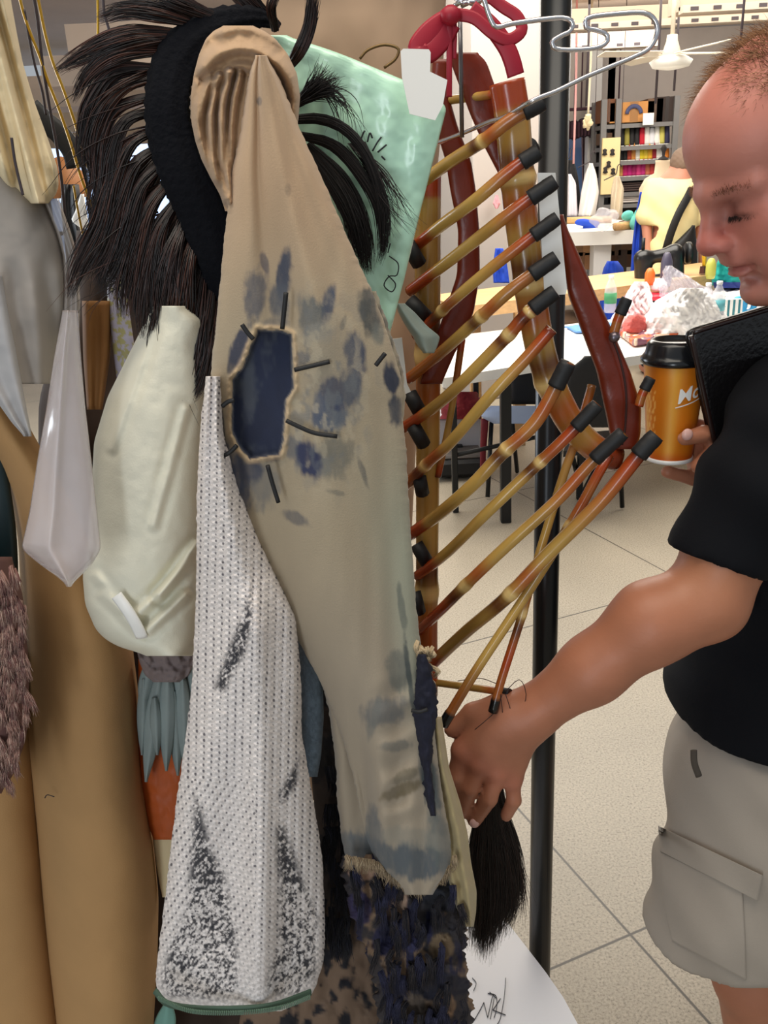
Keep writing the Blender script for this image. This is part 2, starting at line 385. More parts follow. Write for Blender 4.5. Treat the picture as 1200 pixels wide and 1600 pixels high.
# beams under the ceiling
for k, (y0, x0, x1, py, yb, h) in enumerate([(9.0, 1052, 1330, 28, 0, .30), (10.2, 600, 1330, 68, 0, .17), (11.6, 600, 1018, 98, 0, .15), (7.6, 600, 1330, -40, 0, .2)]):
    a = W(x0, py+(0 if k else 0), y0); b = W(x1, py-(x1-x0)*.052, y0); z = (a[2]+b[2])/2
    o = MB().box(((a[0]+b[0])/2, y0, z+h/2+.03), (b[0]-a[0], .35, h)).build('trim_%d' % (k+1), M['beam'], smooth=False); tag(o, kind='structure')
    root = empty('cable_tray', ((a[0]+b[0])/2, y0-.2, z+.03), ['perforated metal cable tray at top right, nearest the ceiling fan rod', 'long perforated cable tray behind the ceiling fan', 'lower perforated cable tray over the grey wall band, farthest back', 'cable tray just above the picture top'][k], 'cable tray', 'cable trays under the ceiling')
    ba = MB().box(((a[0]+b[0])/2, y0-.2, z+.03), (b[0]-a[0], .12, .06)).build('tray_channel', M['perf'], smooth=False); adopt(ba, root)
    L = b[0]-a[0]; n = int(L/.2)
    for i in range(n): MB().box((a[0]+.1+i*.2, y0-.262, z+.03), (.07, .006, .03)).build('slot', M['cord'], ba, smooth=False)
# soffits at the upper left
for k, (px0, px1, py0, py1, Y) in enumerate([(100, 420, 38, 88, 6.0), (60, 420, 88, 118, 6.6), (30, 420, 120, 150, 7.4)]):
    a = W(px0, py0, Y); b = W(px1, py1, Y)
    tag(slab('trim_%d' % (k+5), (a[0], Y, b[2]), (b[0], Y+.5, a[2]), M['beam']), kind='structure')
for k, (px0, px1, py0, py1, Y) in enumerate([(60, 420, 175, 190, 9.5), (50, 420, 200, 214, 10.5)]):
    a = W(px0, py0, Y); b = W(px1, py1, Y); tag(slab('trim_%d' % (k+8), (a[0], Y, b[2]), (b[0], Y+.1, a[2]), M['perf']), kind='structure')
def emis(name, col, s): return mat(name, col, .5, emit=s)
M['daylight'] = emis('bright_window_pane', (190, 214, 255), 1.6)
# window at the far left
for k, (x0, x1, y0, y1, Y) in enumerate([(60, 345, 222, 420, 12.6)]):
    a = W(x0, y0, Y); b = W(x1, y1, Y); c = ((a[0]+b[0])/2, Y, (a[2]+b[2])/2); w = b[0]-a[0]; h = a[2]-b[2]
    pane = slab('window_1', (a[0], Y, b[2]), (b[0], Y+.02, a[2]), M['daylight']); tag(pane, kind='structure')
    fr = MB()
    for i in range(5): fr.box((a[0]+w*i/4, Y-.03, c[2]), (.06, .05, h+.06))
    for i in range(4): fr.box((c[0], Y-.03, b[2]+h*i/3), (w, .05, .05))
    fo = fr.build('window_frame', M['steel'], pane, smooth=False)
# doorway bay beyond: blue wall, mauve wall
M['blue_wall'] = mat('pale_blue_wall', (176, 200, 240), .7); M['deep_blue'] = mat('mid_blue_panel', (116, 150, 205), .7); M['mauve'] = mat('mauve_curtain', (150, 128, 134), .85)
tag(slab('wall_right', (1.9, 14.6, 0), (4.2, 14.7, 3.2), M['blue_wall']), kind='structure')
# pillar behind the first tables
a = W(692, 300, 6.4); b = W(848, 300, 6.4)
def post(name, cx, cy, w, d, ang, z0, z1, m, kind=None):
    c, s = math.cos(ang), math.sin(ang); R = [[c, -s, 0], [s, c, 0], [0, 0, 1]]
    return MB().box((cx, cy, (z0+z1)/2), (w, d, z1-z0), R=R, bev=.01).build(name, m, smooth=False)
tag(post('trim_10', (a[0]+b[0])/2+.03, 6.85, .56, .56, math.radians(22.5), 0, 3.35, mat('pillar_paint', (168, 160, 154), .7)), kind='structure')
tag(post('trim_11', W(936, 250, 12.9)[0], 13.3, .17, .2, 0, 0, 3.3, M['white']), kind='structure')
# ------------------------------------------------------------- tables
def poly_slab(name, pts, z, th, m, root, r=.05):
    P = np.array([WZ(x, y, z) for x, y in pts]); out = []; k = len(P)
    for i in range(k):
        p, a, b = P[i], P[i-1], P[(i+1) % k]; da = (a-p)/np.linalg.norm(a-p); db = (b-p)/np.linalg.norm(b-p)
        for t in (0, .25, .5, .75, 1): out.append((1-t)**2*(p+da*r)+2*t*(1-t)*p+t*t*(p+db*r))
    out = np.array(out); mb = MB(); board(mb, out, th, (0, 0, -1)); return mb.build(name, m, smooth=False, root=root)
def leg_at(root, x, y, z1, w, m, name='leg', z0=0.0):
    return MB().box((x, y, (z0+z1)/2), (w, w, z1-z0), bev=.004).build(name, m, smooth=False, root=root)
t = empty('folding_table', WZ(770, 555, 0), 'white folding table seen through the bamboo ribs, left of the black rack post', 'table', 'white folding tables in the room')
poly_slab('table_top', [(728, 522), (845, 508), (866, 562), (688, 592)], .74, .045, M['plastic_white'], t)
for px, py in ((790, 815), (712, 800), (868, 760), (745, 730)):
    q = WZ(px, py, 0); leg_at(t, q[0], q[1], .7, .05 if px == 790 else .03, M['steel'])
a, b = WZ(712, 800, 0), WZ(868, 760, 0)
MB().tube([(a[0], a[1], .3), (b[0], b[1], .3)], .012).build('crossbar', M['steel'], root=t)
t2 = empty('folding_table', WZ(1000, 560, 0), 'white folding table heaped with plastic bags and bottles, right of the black rack post', 'table', 'white folding tables in the room')
poly_slab('table_top', [(876, 508), (1290, 462), (1330, 505), (876, 574)], .74, .045, M['plastic_white'], t2)
for px, py in ((905, 780), (915, 735), (1290, 700), (1240, 660)):
    q = WZ(px, py, 0); leg_at(t2, q[0], q[1], .7, .03, M['steel'])
# pale wooden bench table
t3 = empty('work_table', WZ(900, 640, 0), 'long pale wooden work table behind the bags and bottles', 'table')
A, B = WZ(735, 478, .9), WZ(1200, 418, .9); nb_ = np.array([-(B-A)[1], (B-A)[0], 0]); nb_ = nb_/np.linalg.norm(nb_)*.6; C_, D_ = B+nb_, A+nb_
mb = MB(); board(mb, [A, B, C_, D_], .07, (0, 0, -1)); mb.build('table_top', M['wood'], smooth=False, root=t3)
for s_ in (.16, .97):
    for t_ in (.1, .9): q = A+(B-A)*s_+nb_*t_; leg_at(t3, q[0], q[1], .83, .07, M['wood'])
# far long white table
t4 = empty('cutting_table', WZ(900, 450, 0), 'high white cutting table in front of the thread shelves', 'table')
A, B, C_, D_ = WZ(862, 364, 1.06), WZ(1120, 354, 1.06), WZ(1100, 330, 1.06), WZ(868, 342, 1.06)
mb = MB(); board(mb, [A, B, C_, D_], .12, (0, 0, -1)); mb.build('table_top', M['plastic_white'], smooth=False, root=t4)
c = (A+C_)/2
for px in (938, 1095):
    q = W(px, 400, A[1]+.1); leg_at(t4, q[0], q[1], .945, .16, M['white'])
    leg_at(t4, q[0], D_[1]-.2, .945, .16, M['white'])
M['shelfwood'] = mat('shelf_board_brown', (110, 84, 62), .7)
for z in (.2, .5):
    q0 = W(880, 400, A[1]+.4); q1 = W(1080, 400, A[1]+.4); mb = MB().box(((q0[0]+q1[0])/2, A[1]+.6, z), (q1[0]-q0[0], .8, .03)); mb.build('shelf', M['shelfwood'], smooth=False, root=t4)
# cartons under the far table
def carton(px, py, Y, w, h, col, label, d=.3, group='cartons under the cutting table', sc=1):
    p = W(px, py, Y); root = empty('carton', p, label, 'box', group)
    m = mat('carton_board', col, .8, var=.06, vscale=12)
    MB().box((p[0], p[1]+d/2, p[2]+h/2), (w, d, h), bev=.004).build('carton_body', m, smooth=False, root=root)
    MB().box((p[0], p[1]+d/2, p[2]+h*.5+.001), (.05*w/.3, d+.004, h+.004)).build('tape_strip', mat('brown_tape', [c*.8 for c in col], .4), smooth=False, root=root)
    return root
for px, py, w, h, col, lb in [(905, 382+18, .42, .16, (196, 150, 106), 'tan carton, upper one left of the white table leg'), (907, 402+20, .45, .16, (178, 130, 92), 'tan carton, lower one left of the white table leg'),
        (965, 385+14, .36, .14, (120, 92, 70), 'brown carton right of the white table leg'), (972, 400+18, .5, .16, (92, 66, 52), 'dark brown carton at the bottom right of the white table leg')]:
    carton(px, py, A[1]+.3, w, h, col, lb)
# ------------------------------------------------------------- thread shelves
SY = 12.3
def SX(px, py=250): return W(px, py, SY)[0]
def SZ(py, px=1000): return W(px, py, SY)[2]
sh = empty('shelving_unit', (SX(1000), SY, 0), 'tall grey metal shelving holding rows of coloured thread cones', 'shelving')
M['shelfgrey'] = mat('grey_shelf_metal', (118, 116, 116), .5, .2); M['shelfback'] = mat('dark_back_panel', (44, 38, 38), .8)
xl, xr, xm = SX(941), SX(1052), SX(963); ztop = SZ(158)
for x, nm in ((xl, 0), (xm, 1), (xr, 2)):
    MB().box((x, SY, ztop/2+.02), (.07, .05, ztop+.04)).build('upright', M['shelfgrey'], smooth=False, root=sh)
    MB().box((x, SY+.5, ztop/2+.02), (.07, .05, ztop+.04)).build('upright', M['shelfgrey'], smooth=False, root=sh)
MB().box(((xl+xr)/2, SY+.53, ztop/2), (xr-xl, .02, ztop)).build('back_panel', M['shelfback'], smooth=False, root=sh)
levels = [193, 228, 251, 276, 300, 318]
for py in levels:
    z = SZ(py); MB().box(((xl+xr)/2, SY+.25, z-.02), (xr-xl, .52, .05)).build('shelf', M['shelfgrey'], smooth=False, root=sh)
    if py == 193: ztop_s = z
tc_, cols = 0, {228: [(20, 18, 20), (150, 140, 60), (22, 20, 22), (24, 20, 24), (190, 20, 44), (232, 228, 222), (220, 220, 226), (236, 232, 226), (190, 180, 90), (40, 36, 70)],
        251: [(16, 14, 16), (22, 18, 20), (160, 60, 40), (196, 130, 60), (228, 224, 214), (226, 200, 40), (220, 190, 60), (230, 170, 50), (150, 30, 44), (232, 228, 220), (226, 222, 220), (226, 130, 40)],
        276: [(216, 160, 90), (200, 30, 110), (190, 30, 120), (170, 30, 100), (214, 60, 130), (190, 40, 120), (200, 110, 80), (190, 60, 60), (60, 90, 60), (200, 40, 90), (214, 70, 40)]}
nm_ = {0: 'dark', 1: 'pale'}
def cname(c):
    r, g, b = c
    if max(c) < 80: return 'black' if max(c) < 50 else 'dark blue'
    if min(c) > 200: return 'white'
    if r > 150 and g < 70 and b > 80: return 'magenta'
    if r > 130 and g < 70: return 'red'
    if r > 200 and g > 180: return 'bright yellow'
    if r > 190 and g > 100: return 'orange'
    if g > r: return 'green'
    return 'olive yellow' if g > 120 else 'brown'
cone_first = None
for li, (py, cl) in enumerate(cols.items()):
    row = ['top', 'middle', 'bottom'][li]; prev = {}
    for i, c in enumerate(cl):
        px = 970+(1048-970)*(i+.5)/len(cl); x = SX(px); z = SZ(py)+.005
        cn = cname(c); k = prev.get(cn, 0); prev[cn] = k+1
        tot = sum(cname(q) == cn for q in cl); pos = '' if tot == 1 else (', leftmost of that colour' if k == 0 else (', rightmost of its colour' if k == tot-1 else ', %s of that colour from left' % ['', 'second', 'third', 'fourth', 'fifth'][k]))
        root = empty('thread_cone', (x, SY+.12, z), '%s cone, %s row%s' % (cn+' thread', row, pos), 'thread', 'thread cones on the grey shelves')
        h = .2+.03*RNG.random()
        mb = MB().lathe((x, SY+.12, z+.012), [(.040, 0), (.043, .02), (.030, h-.02), (.025, h)], 14); mb.build('thread_winding', mat('thread', c, .7), root=root)
        MB().lathe((x, SY+.12, z), [(.038, 0), (.038, .012), (.015, .014), (.013, h+.035), (.009, h+.036)], 10).build('core', M['plastic_white'], root=root)
for (px, py, w, h, col, lb) in [(990, 191, .62, .24, (196, 138, 78), 'large tan carton with a dark blue arc mark on top of the shelving'), (951, 191, .16, .27, (120, 76, 50), 'narrow brown carton at the left end of the shelving top'),
        (1023, 191, .2, .28, (106, 80, 62), 'brown carton on the shelving top right of the white tag'), (1041, 191, .28, .3, (50, 38, 34), 'dark carton at the right end of the shelving top')]:
    r = carton(px, py, SY+.02, w, h, col, lb, .4, 'cartons on top of the shelving')
    if w > .5:
        p = W(px, py, SY); mb = MB(); ps = [(p[0]+.0+.09*math.cos(a), SY-.0, p[2]+.1+.09*math.sin(a)) for a in np.linspace(0, math.pi, 14)]
        mb.tube(ps, .028, 6, flat=.1); mb.build('arc_mark', mat('blue_ink', (70, 74, 110), .7), root=r)
def tagcard(px, py, Y, w, h, lb):
    p = W(px, py, Y); o = MB().box(p, (w, .006, h), bev=.002).build('paper_tag', M['plastic_white'], smooth=False); return tag(o, lb, 'tag')
tagcard(1013, 186, SY-.06, .14, .14, 'square white paper tag hanging at the shelving top')
carton(948, 226, SY+.05, .14, .14, (96, 72, 56), 'small brown box with a white label left of the thread cones', .3, 'cartons on top of the shelving')
# lower shelf clutter
for i, (px, py, w, c, lb) in enumerate([(985, 300, .5, (70, 56, 54), 'flat stack of dark folded cloth under the thread cones'), (1000, 317, .55, (196, 188, 184), 'pale folded cloth on a low shelf beside the mannequin neck')]):
    p = W(px, py, SY-.02); mb = MB()
    for k in range(4): mb.box((p[0]+.02*(-1)**k, SY+.2, p[2]+.02+k*.028), (w-.03*(k % 2), .36, .024), bev=.01)
    tag(mb.build('folded_cloth', mat('stacked_cloth', c, .9)), lb, 'cloth')
# cream pin board beside the shelving
p0, p1 = W(941, 216, 12.25), W(966, 303, 12.25)
root = empty('pin_board', ((p0[0]+p1[0])/2, 12.1, p1[2]), 'cream board with small dark pinned shapes left of the thread shelves', 'board')
MB().box(((p0[0]+p1[0])/2, 12.25, (p0[2]+p1[2])/2), (p1[0]-p0[0], .04, p0[2]-p1[2]), bev=.004).build('board_panel', mat('cream_card', (238, 214, 160), .7), smooth=False, root=root)
for px, py in ((945, 238), (957, 238), (951, 257), (946, 266), (958, 268)):
    p = W(px, py, 12.21); MB().lathe(p, [(.001, -.04), (.035, -.03), (.02, 0), (.03, .03), (.001, .045)], 8, R=[[1, 0, 0], [0, .2, 0], [0, 0, 1]]).build('pinned_shape', M['shelfback'], root=root)
# curtain and blue panel in the bay
fold_c = lambda U, V, X: .05*np.sin(U*26)
tag(cloth('curtain', [(40, 908, 931), (198, 908, 931), (335, 910, 931)], 13.9, .1, M['mauve'], fold=fold_c, nu=40, nv=20), 'mauve curtain in the far doorway', 'curtain')
a, b = W(876, 232, 14.3), W(908, 340, 14.3); tag(slab('room_divider', (a[0], 14.3, 0), (b[0], 14.35, a[2]), M['deep_blue']), 'flat mid blue panel standing in the far doorway', 'panel')
# dark shelf of cloth over the curtain
p0, p1 = W(884, 212, 13.0), W(932, 196, 13.0)
mb = MB()
for i in range(9): mb.box((p0[0]+(p1[0]-p0[0])*(i+.5)/9, 13, p0[2]+.06+.03*RNG.random()), ((p1[0]-p0[0])/10, .2, .2+.06*RNG.random()), bev=.02)
mb.tube([(p0[0]-1.5, 13.0, p0[2]+.32), (p1[0], 13.0, p0[2]+.32), (p1[0]+.6, 13.4, p0[2]+.32)], .02, 8)
for i in range(3): mb.tube([(p0[0]+.2+.5*i, 13.0, p0[2]+.3), (p0[0]+.2+.5*i, 13.0, 3.36)], .01, 6)
tag(mb.build('hanging_clothes', mat('dark_clothes', (70, 44, 56), .9)), 'dark clothes bunched on a high rail in the far doorway', 'clothes')
# ------------------------------------------------------------- far garments hanging
def garment(name, rows, Y, th, col, lb, cat, fr=14, amp=.02, parts=()):
    root = empty(name, W((rows[0][1]+rows[0][2])/2, rows[0][0], Y), lb, cat)
    cloth('garment_body', rows, Y, th, mat('garment_cloth', col, .85), root=root, fold=lambda U, V, X: amp*np.sin(U*fr+V*.05), nu=26, nv=30)
    for nm, r2, Y2, c2 in parts: cloth(nm, r2, Y2, .05, mat('garment_cloth', c2, .85), root=root, fold=lambda U, V, X: amp*np.sin(U*9), nu=16, nv=20)
    p = W((rows[0][1]+rows[0][2])/2, rows[0][0], Y); pts = [p+np.array(q) for q in ((-.15, 0, -.04), (0, 0, .03), (0, 0, .1), (.03, 0, .13), (.05, 0, .1))]
    MB().tube(spl(pts, 14), .006, 6).build('hanger', M['cord'], root=root); MB().tube([p+np.array((.03, 0, .13)), (p[0]+.03, p[1], 3.36)], .004, 5).build('suspension_line', M['cord'], root=root); return root
garment('hanging_jacket', [(250, 885, 897), (275, 878, 903), (300, 876, 906), (338, 876, 909)], 11.2, .12, (20, 20, 26), 'black jacket hanging open over a white shirt beside the rack post', 'jacket', parts=[('shirt_front', [(272, 888, 892), (285, 887, 900), (338, 886, 903)], 11.02, (226, 222, 232))])
garment('hanging_dress', [(255, 921, 926), (272, 914, 932), (300, 908, 936), (338, 903, 930)], 11.0, .14, (232, 226, 224), 'white dress hanging crookedly next to the black jacket', 'dress')
garment('hanging_trousers', [(275, 960, 968), (295, 955, 975), (338, 953, 972)], 11.0, .1, (206, 190, 166), 'beige trousers hanging in front of the cream board', 'trousers')
for px, y0, y1, Y, lb, c in [(897, 168, 256, 10.6, 'white and red twisted cord hanging over the black jacket', (206, 150, 150)), (920, 165, 178, 10.8, 'short pale cord holding a cream tassel', (214, 204, 180))]:
    p, q = W(px, y0, Y), W(px-1, y1, Y); p = np.array([p[0], p[1], 3.36]); m_ = (p+q)/2
    tag(MB().tube(spl([p, m_+(.01, 0, 0), q], 10), .012, 6).build('twisted_cord', mat('cord_cloth', c, .8)), lb, 'cord')
p = W(919, 190, 10.8); mb = MB()
for i in range(7): a = RNG.uniform(-1, 1, 3)*.07; mb.tube([p+a, p-a*.4-(0, 0, .06)], [.035, .015], 6)
tag(mb.build('tassel', mat('tassel_cream', (208, 192, 156), .9)), 'cream tassel hanging high in the far doorway', 'tassel')
# drop cords from the ceiling
for px, y1, Y, lb in [(916, 166, 9.4, 'thin dark drop cord left of the ceiling fan'), (1024, 162, 9.3, 'thick dark drop cord in front of the shelving'), (1053, 142, 9.8, 'thin dark drop cord right of the shelving top'), (1154, 100, 6.5, 'dark drop cord above the balding head')]:
    q = W(px, y1, Y); tag(MB().tube([(q[0], q[1], 3.36), (q[0]+.005, q[1], (q[2]+3.3)/2), tuple(q)], .012 if px != 1154 else .008, 6).build('drop_cord', M['cord']), lb, 'cord', 'drop cords from the ceiling')
# ceiling fan
p = W(1050, 68, 8.8); fan = empty('ceiling_fan', (p[0], p[1], 3.36), 'pale ceiling fan hanging below the cable trays', 'fan')
M['fan'] = mat('fan_paint', (196, 184, 168), .5)
MB().tube([(p[0], p[1], 3.36), (p[0], p[1], p[2]+.04)], .02).build('down_rod', M['fan'], root=fan)
MB().lathe((p[0], p[1], p[2]-.1), [(.075, 0), (.08, .03), (.05, .12), (.045, .17)], 20).build('motor_housing', M['fan'], root=fan)
MB().lathe((p[0], p[1], p[2]-.17), [(.05, -.04), (.16, -.02), (.19, .03), (.12, .07)], 24).build('light_bowl', M['plastic_white'], root=fan)
for k in range(4):
    a = math.radians(18+90*k); c, s = math.cos(a), math.sin(a); R = np.array([[c, -s, 0], [s, c, 0], [0, 0, 1]]) @ np.array(Matrix.Rotation(.2, 3, 'X'))
    MB().box(np.array([p[0], p[1], p[2]-.08])+R @ np.array([.42, 0, 0]), (.6, .13, .012), R=R, bev=.004).build('blade', M['fan'], smooth=False, root=fan)
# ------------------------------------------------------------- background person
def bperson():
    Y = 7.1; g = lambda px, py, dy=0: W(px, py, Y+dy)
    root = empty('person', (g(1045, 400)[0], Y, 0), 'person seen from behind in a pale yellow shirt with a black strap across the back', 'person')
    skin = mat('skin_far', (190, 128, 104), .6)
    hd = g(1065, 260); neck = g(1062, 276); ls, rs = g(1022, 296), g(1088, 292); hip = g(1042, 420)
    feet = np.array([hip[0], Y, 0.0])
    lh = g(1012, 392, -.05); rh = g(1098, 398, -.05)
    body = [ell_(hd, (.08, .098, .12), k=.02), cap_(neck+(0, 0, -.04), hd, .055, .06), cap_(ls, rs, .06, .06, .05), cap_((ls+rs)/2, hip, .14, .13, .05),
            cap_(ls, g(1010, 345), .05, .042, .03), cap_(g(1010, 345), lh, .04, .03, .02), ell_(lh+(0, 0, -.04), (.03, .03, .06), k=.02),
            cap_(rs, g(1093, 345), .05, .042, .03), cap_(g(1093, 345), rh, .04, .03, .02), ell_(rh+(0, 0, -.04), (.03, .03, .06), k=.02),
            ell_(hd+(.082, .01, -.01), (.014, .02, .03), k=.008),
            cap_(hip+(-.08, 0, 0), feet+(-.1, 0, .1), .09, .05, .03), cap_(hip+(.1, 0, 0), feet+(.1, 0, .1), .09, .05, .03),
            ell_(feet+(-.1, .06, .05), (.05, .12, .045), k=.03), ell_(feet+(.1, .06, .05), (.05, .12, .045), k=.03)]
    V, F = solid(body, .012); mesh('body', V, F, skin, col=None); o = bpy.context.scene.collection.objects['body']; adopt(o, root)
    sh = [cap_(ls+(.02, 0, -.02), rs+(-.02, 0, -.02), .075, .075, .06), cap_((ls+rs)/2+(0, 0, -.08), hip, .19, .175, .08), cap_(ls, g(1010, 338), .078, .08, .04), cap_(rs, g(1095, 338), .078, .08, .04), cap_(neck+(0, 0, -.06), neck+(0, 0, -.01), .08, .07, .04)]
    wr = lambda X, Yy, Z: .006*np.sin(X*40+Z*22)*np.sin(Z*17+Yy*9)
    V, F = solid(sh, .012, wr, cuts=[(neck+(0, 0, .02), (0, 0, 1)), (hip+(0, 0, -.05), (0, 0, -1)), (g(1010, 352), (-.1, 0, -1), .13), (g(1095, 352), (.1, 0, -1), .13)])
    adopt(mesh('shirt', V, F, mat('pale_yellow_shirt', (244, 226, 168), .85)), root)
    pt = [cap_(hip+(-.07, 0, 0), feet+(-.1, 0, .14), .125, .085, .04), cap_(hip+(.09, 0, 0), feet+(.1, 0, .14), .125, .085, .04)]
    V, F = solid(pt, .014); adopt(mesh('trousers', V, F, mat('dark_trousers', (40, 38, 40), .85)), root)
    hr = [ell_(hd+(0, -.012, .03), (.088, .1, .105), k=.02)]
    V, F = solid(hr, .009, lambda X, Yy, Z: .003*np.sin(X*190)*np.sin(Z*150), cuts=[(hd+(0, .05, 0), (0, 1, -.4)), (hd+(0, 0, -.05), (0, -.3, -1))])
    adopt(mesh('hair', V, F, mat('greying_brown_hair', (120, 98, 82), .8)), root)
    bag = empty('shoulder_bag', g(1068, 400), 'black shoulder bag worn by the person in the yellow shirt', 'bag')
    P = [g(1086, 282, -.09), g(1076, 305, -.2), g(1060, 335, -.25), g(1048, 365, -.25), g(1040, 392, -.23)]
    MB().tube(spl(P, 24), .03, 8, flat=.25, nrm=(0, 1, 0)).build('strap', M['blackm'], root=bag)
    cloth('bag_body', [(352, 1082, 1086), (372, 1062, 1088), (392, 1040, 1090), (418, 1045, 1090), (424, 1052, 1086)], Y-.2, .06, M['blackm'], root=bag, nu=24, nv=24, back=.04)
    cloth('bag_pocket', [(392, 1062, 1080), (412, 1062, 1080)], Y-.27, .02, mat('bag_grey', (58, 58, 56), .7), root=bag, nu=10, nv=8, back=.02)
bperson()
# dressmaker's form beside the shelving
p = W(1035, 270, 7.9); root = empty('dress_form', (p[0], 7.9, 0), 'linen dress form neck with a dark knob, left of the yellow shirt', 'dress form')
MB().lathe((p[0], 7.9, p[2]-.62), [(.06, 0), (.17, .02), (.16, .12), (.12, .25), (.16, .42), (.17, .5), (.13, .58), (.062, .62), (.056, .7), (.058, .72)], 28, R=[[1.1, 0, 0], [0, .75, 0], [0, 0, 1]]).build('torso', mat('linen_form', (226, 202, 172), .8, bump=.2, bscale=300), root=root)
MB().lathe((p[0], 7.9, p[2]+.1), [(.05, 0), (.035, .015), (.012, .03), (.014, .06), (.026, .09), (.01, .12)], 16).build('neck_knob', M['shelfback'], root=root)
MB().tube([(p[0], 7.9, .1), (p[0], 7.9, p[2]-.6)], .02).build('pole', M['steel'], root=root)
MB().lathe((p[0], 7.9, 0), [(.2, 0), (.2, .03), (.06, .07), (.03, .12)], 20).build('base', M['steel'], root=root)
# ------------------------------------------------------------- cloths, chairs and gear around the tables
BLUE = mat('cobalt_blue_cloth', (26, 70, 190), .8)
def drape(name, rows, Y, th, m, lb, cat='cloth', fr=12, amp=.015, nz=.01, g=None):
    return tag(cloth(name, rows, Y, th, m, fold=lambda U, V, X: amp*np.sin(U*fr), nu=30, nv=30, noise=nz, nsc=12), lb, cat, g)
drape('apron', [(300, 1000, 1006), (330, 994, 1006), (380, 988, 1004), (440, 984, 1001)], 7.2, .04, BLUE, 'cobalt blue cloth hanging in a long strip left of the yellow shirt')
drape('jacket', [(408, 950, 962), (414, 944, 974), (440, 938, 976), (500, 936, 972), (556, 938, 968)], 7.6, .12, BLUE, 'blue jacket folded over a chair under the far table', 'jacket')
drape('pinned_cloth', [(388, 774, 786), (400, 772, 790), (424, 770, 794), (442, 771, 796)], 6.3, .03, BLUE, 'blue cloth pinned to the white pillar', amp=.01)
drape('pinned_cloth', [(305, 774, 778), (318, 770, 782), (326, 774, 778)], 6.46, .03, mat('pink_cloth', (214, 150, 158), .9), 'tiny pink rag pinned to the pillar above the blue cloth', amp=.003)
drape('curtain_strip', [(345, 1095, 1106), (380, 1096, 1105), (416, 1097, 1104)], 6.0, .03, mat('yellow_plastic', (226, 174, 30), .5), 'bright yellow strap hanging beside the yellow shirt', 'strap', amp=.004)
drape('strap_end', [(416, 1094, 1104), (428, 1092, 1104)], 6.0, .03, mat('brown_leather_end', (80, 40, 30), .5), 'dark brown block under the bright yellow strap', 'block', amp=.002, nz=.001)
TEAL = mat('teal_cloth', (16, 150, 140), .8, bump=.3, bscale=30)
drape('folded_garment', [(398, 1126, 1136), (415, 1118, 1148), (436, 1112, 1160), (446, 1112, 1166)], 5.9, .12, TEAL, 'teal garment heaped at the end of the wooden table, under the nose', 'garment', nz=.03)
drape('folded_garment', [(441, 1114, 1160), (450, 1116, 1172)], 5.8, .1, mat('navy_cloth', (20, 40, 110), .8), 'navy cloth beneath the teal garment', 'garment')
# things on the cutting table
def blob(name, px, py, Y, r, m, lb, cat, seed=0, rough_=.3, sc=14, k=.0):
    p = W(px, py, Y) if Y else WZ(px, py, 1.06+r[2]*.62); rg = np.random.default_rng(seed); pr = []
    for i in range(7): a = rg.uniform(-1, 1, 3)*np.array(r)*.55; pr.append(ell_(p+a, np.array(r)*rg.uniform(.35, .6, 3), k=.02))
    ph = rg.uniform(0, 6, 6)
    V, F = solid(pr, max(r)/16, lambda X, Y_, Z: rough_*max(r)*.12*(np.sin(X*sc/max(r)*.3+ph[0]+2*np.sin(Z*sc/max(r)*.2))*np.sin(Z*sc/max(r)*.4+ph[1]+Y_*9)))
    return tag(mesh(name, V, F, m), lb, cat)
M['bagplastic'] = mat('thin_white_plastic', (250, 247, 244), .5, bump=.3, bscale=30, spec=.3)
M['clear'] = mat('clear_plastic', (236, 232, 240), .12, alpha=.35, bump=.4, bscale=25)
blob('rag', 917, 350, 0, (.13, .08, .06), BLUE, 'small dark blue rag on the cutting table', 'rag', 3)
blob('plastic_wrap', 944, 349, 0, (.14, .1, .12), M['clear'], 'crumpled clear and white plastic sheet hanging off the cutting table', 'plastic', 4)
blob('fabric_heap', 982, 344, 0, (.24, .12, .07), mat('brown_white_fabric', (150, 130, 112), .9, var=.4, vscale=9), 'brown and white fabric heap on the cutting table', 'fabric', 5)
blob('fabric_heap', 992, 345, 0, (.10, .1, .12), mat('aqua_fabric', (110, 200, 190), .9), 'aqua fabric slipping off the cutting table edge by the blue strip', 'fabric', 6)
for x0, y0, x1, y1, lb in [(878, 336, 955, 334, 'long pale wooden bolt lying at the back of the cutting table'), (962, 345, 990, 342, 'short round wooden roll on the cutting table')]:
    p, q = WZ(x0, y0+3, 1.13), WZ(x1, y1+3, 1.13); tag(MB().tube([p-(0, 0, .036), (p+q)/2-(0, 0, .036), q-(0, 0, .036)], .034, 12).build('fabric_roll', M['wood']), lb, 'roll')
# black sewing machine
p = W(1030, 408, 6.0); root = empty('sewing_machine', W(1030, 440, 6.0), 'black sewing machine head in front of the shoulder bag', 'sewing machine')
a = W(1004, 404, 6.0); b = W(1054, 396, 6.0); c = W(1006, 438, 6.0); d = W(1052, 430, 6.0)
V, F = solid([cap_(a, c, .055, .06, .03), cap_(a, b, .035, .05, .04), cap_(b, d, .06, .07, .03), cap_(c+(0, .05, -.0), d+(0, .05, 0), .02, .02, .02)], .01)
adopt(mesh('machine_body', V, F, mat('black_enamel', (16, 16, 18), .3)), root)
Ry = np.array(Matrix.Rotation(math.pi/2, 3, 'Y')); MB().lathe(b+(.07, 0, 0), [(.06, 0), (.07, .01), (.07, .03), (.03, .035)], 20, R=Ry).build('hand_wheel', M['steel'], root=root)
MB().tube([a+(0, 0, .04), a+(0, 0, .13)], .012).build('thread_post', M['steel'], root=root)
